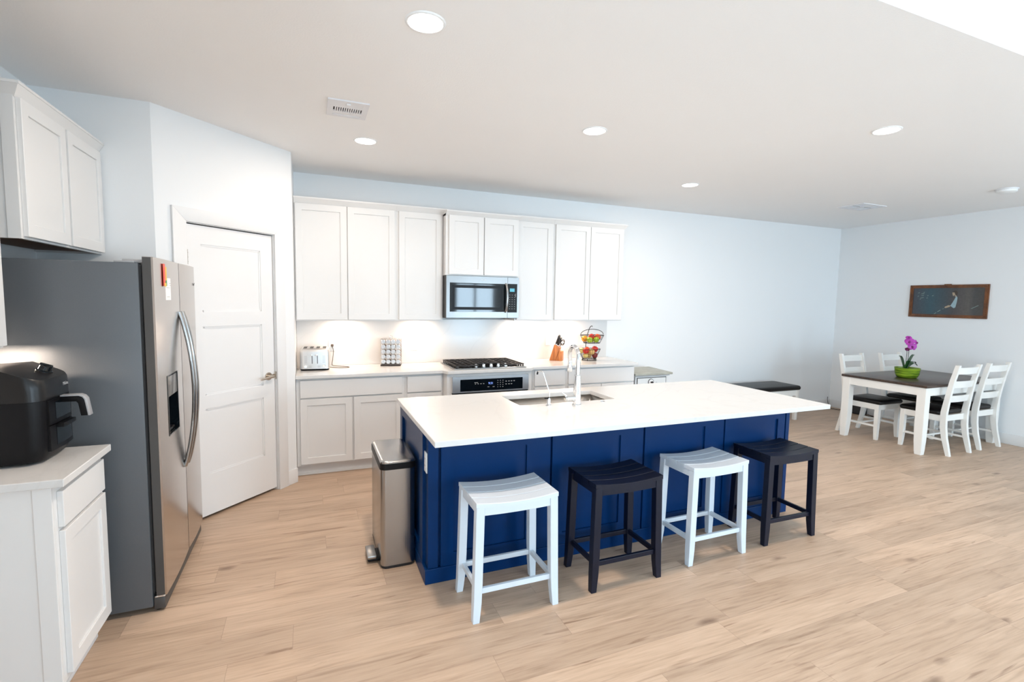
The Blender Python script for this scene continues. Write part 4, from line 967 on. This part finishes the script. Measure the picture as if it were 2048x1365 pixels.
# ---------------------------------------------------------------- bench
t = thing('bench', 'backless bench with a black cushion against the back wall', 'bench', (6.05, -.29, 0))
def pad(b, x0, x1, y0, y1, z0, z1, r=.03):
    def lp(g, z, rad): return lo(x0+g, x1-g, y0+g, y1-g, z, rad)
    b.loft([lp(.012, z0, .02), lp(.0, z0+(z1-z0)*.25, .03), lp(.0, z0+(z1-z0)*.6, .03), lp(.010, z0+(z1-z0)*.86, .035), lp(.04, z1-.003, .05), lp(.10, z1+.004, .06)])
b = B(); pad(b, 5.42, 6.64, -.515, -.055, .425, .490); b.build('cushion', M_leath, t, smooth=70)
b = B(); b.box(5.45, 6.61, -.490, -.472, .345, .425); b.box(5.45, 6.61, -.098, -.080, .345, .425); b.box(5.45, 5.468, -.49, -.08, .345, .425); b.box(6.592, 6.61, -.49, -.08, .345, .425); b.build('apron', M_chairw, t, smooth=0)
for x in (5.48, 6.59):
    for y in (-.468, -.102):
        b = B(); b.hexa([(x-.022,y-.022,0),(x+.022,y-.022,0),(x+.022,y+.022,0),(x-.022,y+.022,0)], [(x-.03,y-.03,.425),(x+.03,y-.03,.425),(x+.03,y+.03,.425),(x-.03,y+.03,.425)], .003); b.build('leg', M_chairw, t)

# ---------------------------------------------------------------- dining table
t = thing('dining_table', 'cream dining table with a dark brown wooden top', 'dining table', (7.17, -1.66, 0))
TX0, TX1, TY0, TY1, TZ = 6.405, 7.90, -2.120, -1.205, .763
b = B(); b.box(TX0, TX1, TY0, TY1, TZ-.028, TZ, .003); b.build('tabletop', M_table, t)
b = B(); i = .02; h0, h1 = TZ-.118, TZ-.028
b.box(TX0+i, TX1-i, TY0+i, TY0+i+.02, h0, h1); b.box(TX0+i, TX1-i, TY1-i-.02, TY1-i, h0, h1); b.box(TX0+i, TX0+i+.02, TY0+i, TY1-i, h0, h1); b.box(TX1-i-.02, TX1-i, TY0+i, TY1-i, h0, h1); b.build('apron', M_chairw, t, smooth=0)
for sx, x in ((1, TX0+.012), (-1, TX1-.012)):
    for sy, y in ((1, TY0+.012), (-1, TY1-.012)):
        b = B(); loops = []
        for z, w, off in ((0, .062, .006), (.05, .070, .003), (.15, .080, 0), (.30, .086, 0), (TZ-.029, .086, 0)):
            x0, y0_ = x+sx*off, y+sy*off
            loops.append([(x0,y0_,z),(x0+sx*w,y0_,z),(x0+sx*w,y0_+sy*w,z),(x0,y0_+sy*w,z)])
        b.loft(loops); bmesh.ops.bevel(b.bm, geom=[e for e in b.bm.edges if e.calc_face_angle(0) > .8], offset=.003, segments=2, affect='EDGES'); b.build('leg', M_chairw, t, smooth=30)

# ---------------------------------------------------------------- dining chairs (local, front towards +y)
def make_chair(label):
    t = thing('dining_chair', label, 'chair', (0,0,0), 'ladder-back chairs around the dining table')
    W = .215
    b = B(); pad(b, -.215, .215, -.175, .235, .427, .482); b.build('seat_cushion', M_leath, t, smooth=70)
    b = B(); b.box(-W+.02, W-.02, .190, .208, .362, .427); b.build('seat_rail', M_chairw, t, smooth=0)
    b = B(); b.box(-W+.03, W-.03, -.200, -.182, .362, .427); b.build('seat_rail', M_chairw, t, smooth=0)
    for s in (-1, 1):
        b = B(); b.box(s*(W-.006), s*(W-.024), -.18, .19, .362, .427); b.build('seat_rail', M_chairw, t, smooth=0)
        b = B(); b.box(s*(W-.010), s*(W-.028), -.22, .18, .152, .176, .002); b.build('stretcher', M_chairw, t, smooth=0)
        b = B(); loops = []
        for z, w in ((0, .034), (.04, .038), (.14, .044), (.427, .046)):
            xo = s*W; loops.append([(xo, .212, z), (xo-s*w, .212, z), (xo-s*w, .212-w, z), (xo, .212-w, z)])
        b.loft(loops); b.build('leg', M_chairw, t, smooth=0)
        b = B(); loops = []
        prof = [(-.272,0,.034),(-.250,.09,.042),(-.225,.19,.048),(-.208,.30,.054),(-.203,.40,.056),(-.205,.47,.055),(-.216,.56,.050),(-.232,.68,.046),(-.255,.82,.043),(-.292,.988,.038)]
        for y, z, d in prof: loops.append([(s*W, y-d/2, z), (s*(W-.036), y-d/2, z), (s*(W-.036), y+d/2, z), (s*W, y+d/2, z)])
        b.loft(loops); b.build('rear_leg', M_chairw, t, smooth=25)
    b = B(); b.box(-W+.02, W-.02, -.03, -.012, .154, .174, .002); b.build('stretcher', M_chairw, t, smooth=0)
    yz = lambda z: -.232 + (-.060)*(z-.68)/.308
    for z0, z1 in ((.576,.649),(.737,.811),(.889,.962)):
        b = B(); rows_ = []; n = 10; x0 = W-.034
        loops = []
        for i in range(n+1):
            x = -x0+2*x0*i/n; bow = -.018*(1-(x/x0)**2)
            loops.append([(x, yz(z0)+bow-.008, z0), (x, yz(z0)+bow+.008, z0), (x, yz(z1)+bow+.008, z1), (x, yz(z1)+bow-.008, z1)])
        b.loft(loops); b.build('back_slat', M_chairw, t, smooth=30)
    return t
c1 = place(make_chair('cream ladder-back chair at the near side of the dining table, nearer the island'), (6.885, -1.950, 0))
dup(c1, (7.520, -1.930, 0), 0, 'cream ladder-back chair at the near side of the dining table, nearer the right wall')
dup(c1, (6.810, -1.335, 0), PI, 'cream ladder-back chair behind the dining table, left of the orchid')
dup(c1, (7.480, -1.400, 0), PI, 'cream ladder-back chair behind the dining table, directly behind the orchid')

# ---------------------------------------------------------------- orchid
OP = Vector((6.885, -1.655, TZ))
t = thing('potted_orchid', 'purple orchid in a round green glass bowl on the dining table', 'plant', OP)
m_, nt_, p_ = new_mat('green_glass'); p_.inputs['Base Color'].default_value = (.24,.46,.015,1); p_.inputs['Roughness'].default_value = .12; p_.inputs['Transmission Weight'].default_value = .35
nz_ = nt_.nodes.new('ShaderNodeTexNoise'); nz_.inputs['Scale'].default_value = 4; mp_ = nt_.nodes.new('ShaderNodeMapping'); mp_.inputs['Scale'].default_value = (1.5,1.5,12); tc_ = nt_.nodes.new('ShaderNodeTexCoord')
rp_ = nt_.nodes.new('ShaderNodeValToRGB'); rp_.color_ramp.elements[0].position = .35; rp_.color_ramp.elements[0].color = (.10,.22,.01,1); rp_.color_ramp.elements[1].position = .62; rp_.color_ramp.elements[1].color = (.42,.62,.04,1)
nt_.links.new(tc_.outputs['Object'], mp_.inputs[0]); nt_.links.new(mp_.outputs[0], nz_.inputs['Vector']); nt_.links.new(nz_.outputs['Fac'], rp_.inputs[0]); nt_.links.new(rp_.outputs[0], p_.inputs['Base Color'])
b = B(); b.lathe([(.001,0),(.088,0),(.102,.010),(.116,.045),(.124,.112),(.126,.118),(.121,.118),(.111,.045),(.098,.018),(.001,.014)], OP, 40); b.build('bowl', m_, t, smooth=50)
M_soil = P('dark_moss', (.05,.035,.02), .9, bump=.8, bscale=80, var=.5, vscale=40)
b = B(); b.lathe([(.001,.015),(.096,.019),(.112,.070),(.08,.088),(.001,.095)], OP, 28); b.build('potting_moss', M_soil, t, smooth=60)
M_leaf = P('orchid_leaf', (.020,.075,.018), .35, var=.25, vscale=10); M_stm = P('orchid_stem', (.025,.030,.018), .5, var=.1)
def leaf(p0, d, L, w, up, droop):
    b = B(); d = Vector((d[0], d[1], 0)).normalized(); s = Vector((-d.y, d.x, 0)); g = []
    for k in range(11):
        u = k/10; c_ = p0 + d*(L*u*(1-.15*u)) + Vector((0,0, up*math.sin(u*PI*.62) - droop*u*u)); ww = w*math.sin(PI*min(1, .10+.86*u))**.7*(1 if u < .999 else .1)
        g.append([c_ - s*ww + Vector((0,0,.25*ww)), c_, c_ + s*ww + Vector((0,0,.25*ww))])
    b.sheet(g, .0022); b.build('leaf', M_leaf, t, smooth=70)
base = OP + Vector((-.035, .005, .082))
leaf(base, (.25,-.2), .10, .032, .17, -.03); leaf(base, (-.3,.2), .085, .028, .16, -.02); leaf(base+Vector((.02,0,.02)), (1,-.15), .17, .022, .10, .03); leaf(base+Vector((.02,0,.02)), (1,-.6), .14, .022, .09, .045)
leaf(base, (-.1,-1), .06, .030, .12, .0); leaf(base, (-1,-.5), .07, .022, .04, .03)
for x, hgt, top_ in ((.030, .36, .012), (-.006, .26, -.006)):
    b = B(); b.tube([base+Vector((x*.6+.02, 0, -.01)), base+Vector((x+.005, -.004, hgt*.45)), base+Vector((x+.008, -.006, hgt*.8)), base+Vector((x+top_, -.01, hgt))], .0030, 7); b.build('stem', M_stm, t)
M_pet = P('orchid_petal', (.42,.030,.36), .45, var=.35, vscale=30); M_lip = P('orchid_lip', (.22,.008,.16), .4, var=.2); M_pd = P('dark_petal', (.12,.012,.06), .5, var=.3)
def flower(p, face, r, mat):
    zf = Vector(face).normalized(); xf_ = Vector((0,0,1)).cross(zf).normalized(); yf_ = zf.cross(xf_)
    b = B()
    for k, (an, sc, wd) in enumerate(((90,1,.45),(20,1.05,.7),(160,1.05,.7),(-50,.95,.42),(-130,.95,.42))):
        a = math.radians(an); d = xf_*math.cos(a)+yf_*math.sin(a); s = zf.cross(d); g = []
        for i in range(6):
            u = i/5; c_ = p + d*(r*sc*u) + zf*(.25*r*u*(1-u)*2 - .1*r*u); w = r*wd*math.sin(PI*min(1, .08+.86*u))**.8
            g.append([c_-s*w, c_+zf*.04*r, c_+s*w])
        b.sheet(g, .0012)
    f = b.build('flower', mat, t, smooth=70)
    b = B(); b.ball(p+zf*.012, r*.22, (1,1,1), 10, 8); b.ball(p+zf*.012-yf_*r*.25, r*.2, (1,1,1), 10, 8); b.build('lip', M_lip, f)
fb = base + Vector((.012, -.012, 0)); cmd = (-.85,-.5,.12)
flower(fb+Vector((-.006,-.01,.345)), cmd, .047, M_pet); flower(fb+Vector((.034,-.02,.285)), (-.6,-.8,.1), .046, M_pet)
flower(fb+Vector((.080,-.03,.335)), (.2,-1,.2), .036, M_pet); flower(fb+Vector((-.028,-.005,.255)), (-1,-.2,-.3), .024, M_pd); flower(fb+Vector((-.010,0,.390)), (-.6,-.5,.6), .030, M_pet)

# ---------------------------------------------------------------- picture on the right wall
def picture_mat():
    m, nt, p = new_mat('dark_painting'); N, Lk = nt.nodes, nt.links
    tc = N.new('ShaderNodeTexCoord'); sp = N.new('ShaderNodeSeparateXYZ'); Lk.new(tc.outputs['Object'], sp.inputs[0])
    mr = N.new('ShaderNodeMapRange'); mr.inputs[1].default_value = .36; mr.inputs[2].default_value = -.36; Lk.new(sp.outputs['Y'], mr.inputs[0])
    rp = N.new('ShaderNodeValToRGB'); e = rp.color_ramp.elements; e[0].color = (.052,.060,.075,1); e[1].color = (.062,.058,.054,1); e[1].position = 1.0
    for q, c in ((.25,(.036,.082,.105)),(.45,(.045,.066,.080)),(.62,(.064,.058,.060)),(.82,(.100,.092,.084)),(.90,(.06,.06,.06))):
        x = e.new(q); x.color = (*c, 1)
    nz = N.new('ShaderNodeTexNoise'); nz.inputs['Scale'].default_value = 45; nz.inputs['Detail'].default_value = 6; Lk.new(tc.outputs['Object'], nz.inputs['Vector'])
    mx = N.new('ShaderNodeMix'); mx.data_type = 'RGBA'; mx.blend_type = 'OVERLAY'; mx.inputs[0].default_value = .35
    Lk.new(mr.outputs[0], rp.inputs[0]); Lk.new(rp.outputs[0], mx.inputs[6]); Lk.new(nz.outputs['Fac'], mx.inputs[7]); Lk.new(mx.outputs[2], p.inputs['Base Color']); p.inputs['Roughness'].default_value = .45
    return m
PY0, PY1, PZ0, PZ1 = -1.028, -1.878, 1.465, 1.889
t = thing('framed_picture', 'dark framed painting of a seated figure in a pale dress on the right wall', 'picture', (XR-.015, (PY0+PY1)/2, (PZ0+PZ1)/2))
fw = .040
b = B()
for o_, x_, th in ((0, .020, .016), (.012, .027, .014), (.027, .020, .013)):
    g0 = o_; w = th
    b.plate([PY1+g0, PY0-g0], [PZ0+g0, PZ1-g0], [(PY1+g0+w, PY0-g0-w, PZ0+g0+w, PZ1-g0-w)], .001, x_, lambda u, v, q: (XR-q, u, v))
b.build('frame', M_frame, t, smooth=0)
b = B()
for k in range(34):
    y = PY1+.02+(PY0-PY1-.04)*k/33; b.ball((XR-.026, y, PZ1-.016), .006, (.6,1,1), 8, 6); b.ball((XR-.026, y, PZ0+.016), .006, (.6,1,1), 8, 6)
for k in range(16):
    z = PZ0+.03+(PZ1-PZ0-.06)*k/15; b.ball((XR-.026, PY0-.016, z), .006, (.6,1,1), 8, 6); b.ball((XR-.026, PY1+.016, z), .006, (.6,1,1), 8, 6)
b.box(XR-.02, XR-.008, (PY0+PY1)/2-.04, (PY0+PY1)/2+.04, PZ1-.002, PZ1+.010, .004); b.build('frame_carving', M_frame, t)
cv = B().box(XR-.012, XR-.002, PY1+fw-.002, PY0-fw+.002, PZ0+fw-.002, PZ1-fw+.002).build('painting', picture_mat(), t, smooth=0)
def paint(name, polys, mat):
    b = B(); ya, za_, w_, h_ = PY0-fw, PZ1-fw, (PY0-PY1)-2*fw, (PZ1-PZ0)-2*fw
    for i, pl in enumerate(polys):
        dx = .0123+.0002*(i % 3)
        b.prism(pl, lambda u, v: (XR-.012, ya-u*w_, za_-v*h_), lambda u, v: (XR-dx, ya-u*w_, za_-v*h_))
    b.build(name, mat, cv, smooth=0)
M_pd_ = P('paint_pale_dress', (.30,.42,.46), .5, var=.3, vscale=60); M_pf = P('paint_skin', (.42,.32,.22), .5, var=.2); M_ph = P('paint_hair', (.05,.035,.028), .5, var=.2); M_pw = P('paint_light', (.22,.30,.28), .5, var=.3)
paint('painted_hair', [[(.575,.14),(.60,.10),(.632,.11),(.645,.19),(.635,.29),(.615,.25),(.600,.17)]], M_ph)
paint('painted_skin', [[(.568,.17),(.598,.17),(.612,.25),(.592,.30),(.578,.28)], [(.558,.655),(.530,.645),(.482,.70),(.476,.745),(.50,.75),(.553,.70)], [(.612,.26),(.630,.29),(.630,.33),(.610,.32)]], M_pf)
paint('painted_dress', [[(.628,.29),(.646,.36),(.642,.52),(.628,.72),(.605,.755),(.556,.665),(.580,.56),(.606,.43)]], M_pd_)
st = [[(.45,.785),(.468,.76),(.470,.77),(.452,.80)], [(.375,.895),(.42,.82),(.425,.84),(.385,.905)], [(.33,.985),(.36,.925),(.366,.94),(.34,.99)], [(.83,.76),(.93,.63),(.935,.645),(.85,.76)]]
for (u, v, w) in ((.065,.17,.03),(.115,.20,.05),(.15,.15,.02),(.12,.27,.04),(.065,.30,.02),(.11,.36,.05),(.10,.41,.02),(.20,.37,.02),(.21,.28,.02),(.28,.28,.025)): st.append([(u,v+.012),(u+w,v-.012),(u+w*1.05,v+.010),(u+.004,v+.026)])
paint('painted_highlights', st, M_pw)

# ---------------------------------------------------------------- black box behind the table
t = thing('speaker_box', 'black box with a cable on the floor in the far corner', 'box', (7.87, -.45, 0))
b = B(); b.box(7.80, 7.935, -.60, -.34, .004, .145, .006); b.build('housing', M_black, t)
b = B(); b.box(7.7985, 7.80, -.59, -.35, .014, .135); b.build('front_cloth', M_rubber, t, smooth=0)
b = B(); b.tube([(7.86,-.60,.02),(7.85,-.64,.006),(7.84,-.70,.004),(7.88,-.73,.004),(7.90,-.68,.005),(7.92,-.62,.01)], .004, 7); b.tube([(7.86,-.34,.03),(7.83,-.25,.006),(7.80,-.16,.005),(7.84,-.08,.03),(7.88,-.03,.12),(7.90,-.016,.16)], .004, 7); b.build('cable', M_black, t)

# ---------------------------------------------------------------- ceiling fixtures
cans = [(.825,-3.043,1.5,'recessed ceiling lamp nearest the camera, above the left stools'), (.757,-1.268,.48,'recessed ceiling lamp beside the square vent, above the left wall cabinets'), (2.191,-2.188,.44,'recessed ceiling lamp above the island sink'), (3.944,-3.025,1.25,'recessed ceiling lamp above the right end of the island row'), (3.883,-1.241,.58,'recessed ceiling lamp near the back wall, right of the cabinets')]
lamp0 = None
for x, y, pw, lab in cans:
    if lamp0 is None:
        lamp0 = thing('ceiling_lamp', lab, 'ceiling lamp', (0,0,0), 'recessed kitchen ceiling lamps')
        b = B(); b.lathe([(.074,-.003),(.0755,-.006),(.080,-.006),(.086,-.003),(.087,0.0)], (0,0,0), 40, cap=False); b.build('trim_ring', M_white, lamp0, smooth=60)
        b = B(); b.lathe([(.0745,-.0035),(.001,-.0045)], (0,0,0), 40, cap=False); b.build('lens', M_lens, lamp0, smooth=60)
        place(lamp0, (x, y, H))
    else: dup(lamp0, (x, y, H), 0, lab)
    area_light('ceiling_lamp_light', (x, y, H-.012), (0, 0, 0), .135, .135, CAN*pw, C_CAN, 'DISK', CAN_SPREAD)
def vent(label, x0, x1, y0, y1, n):
    t = thing('ceiling_vent', label, 'air vent', ((x0+x1)/2, (y0+y1)/2, H)); w, d = x1-x0, y1-y0; m = .2*w if w < .3 else .03; m = min(m, .035)
    b = B(); b.plate([x0, x1], [y0, y1], [(x0+m, x1-m, y0+m, y1-m)], H-.008, H-.0002, lambda u, v, q: (u, v, q)); b.build('frame', M_grille, t, smooth=0)
    b = B(); b.box(x0+m-.004, x1-m+.004, y0+m-.004, y1-m+.004, H-.0012, H-.0002); b.build('duct', M_ventin, t, smooth=0)
    return t, m
t, m = vent('square white air vent in the ceiling near the left cabinets', .468, .708, -2.018, -1.735, 13)
x0, x1, y0, y1 = .468+m, .708-m, -2.018+m, -1.735-m; d = y1-y0
for a, c_ in ((y0, y0+.33*d), (y0+.66*d, y1)):
    b = B(); b.hexa([(x0,a,H-.005),(x1,a,H-.005),(x1,c_,H-.010),(x0,c_,H-.010)] if a == y0 else [(x0,a,H-.010),(x1,a,H-.010),(x1,c_,H-.005),(x0,c_,H-.005)], [(x0,a,H-.002),(x1,a,H-.002),(x1,c_,H-.002),(x0,c_,H-.002)]); b.build('deflector', M_grille, t, smooth=0)
for k in range(1, 13):
    x = x0+(x1-x0)*k/13; b = B(); b.box(x-.0036, x+.0036, y0+.33*d, y0+.66*d, H-.010, H-.0012); b.build('slat', M_grille, t, smooth=0)
b = B(); b.box(.575, .600, -2.018+m-.002, -2.018+m+.012, H-.016, H-.006, .002); b.build('damper_lever', M_white, t)
t, m = vent('rectangular white air vent in the ceiling above the dining corner', 6.235, 6.650, -1.430, -1.120, 10)
for k in range(1, 12):
    y = -1.430+m+(.310-2*m)*k/12
    if k == 6: continue
    b = B(); b.box(6.235+m, 6.650-m, y-.004, y+.004, H-.008, H-.0014); b.build('slat', M_grille, t, smooth=0)
b = B(); b.box(6.425, 6.46, -1.43+m, -1.12-m, H-.0095, H-.0014); b.build('centre_bar', M_grille, t, smooth=0)
t = thing('smoke_detector', 'round white smoke detector on the ceiling at the right edge', 'smoke detector', (6.745, -2.472, H))
b = B(); b.lathe([(.086,0),(.086,-.008),(.080,-.012)], (6.745,-2.472,H), 36); b.build('mount', M_grille, t)
b = B(); b.lathe([(.078,-.012),(.076,-.030),(.060,-.038),(.001,-.040)], (6.745,-2.472,H), 36); b.build('cover', M_white, t)
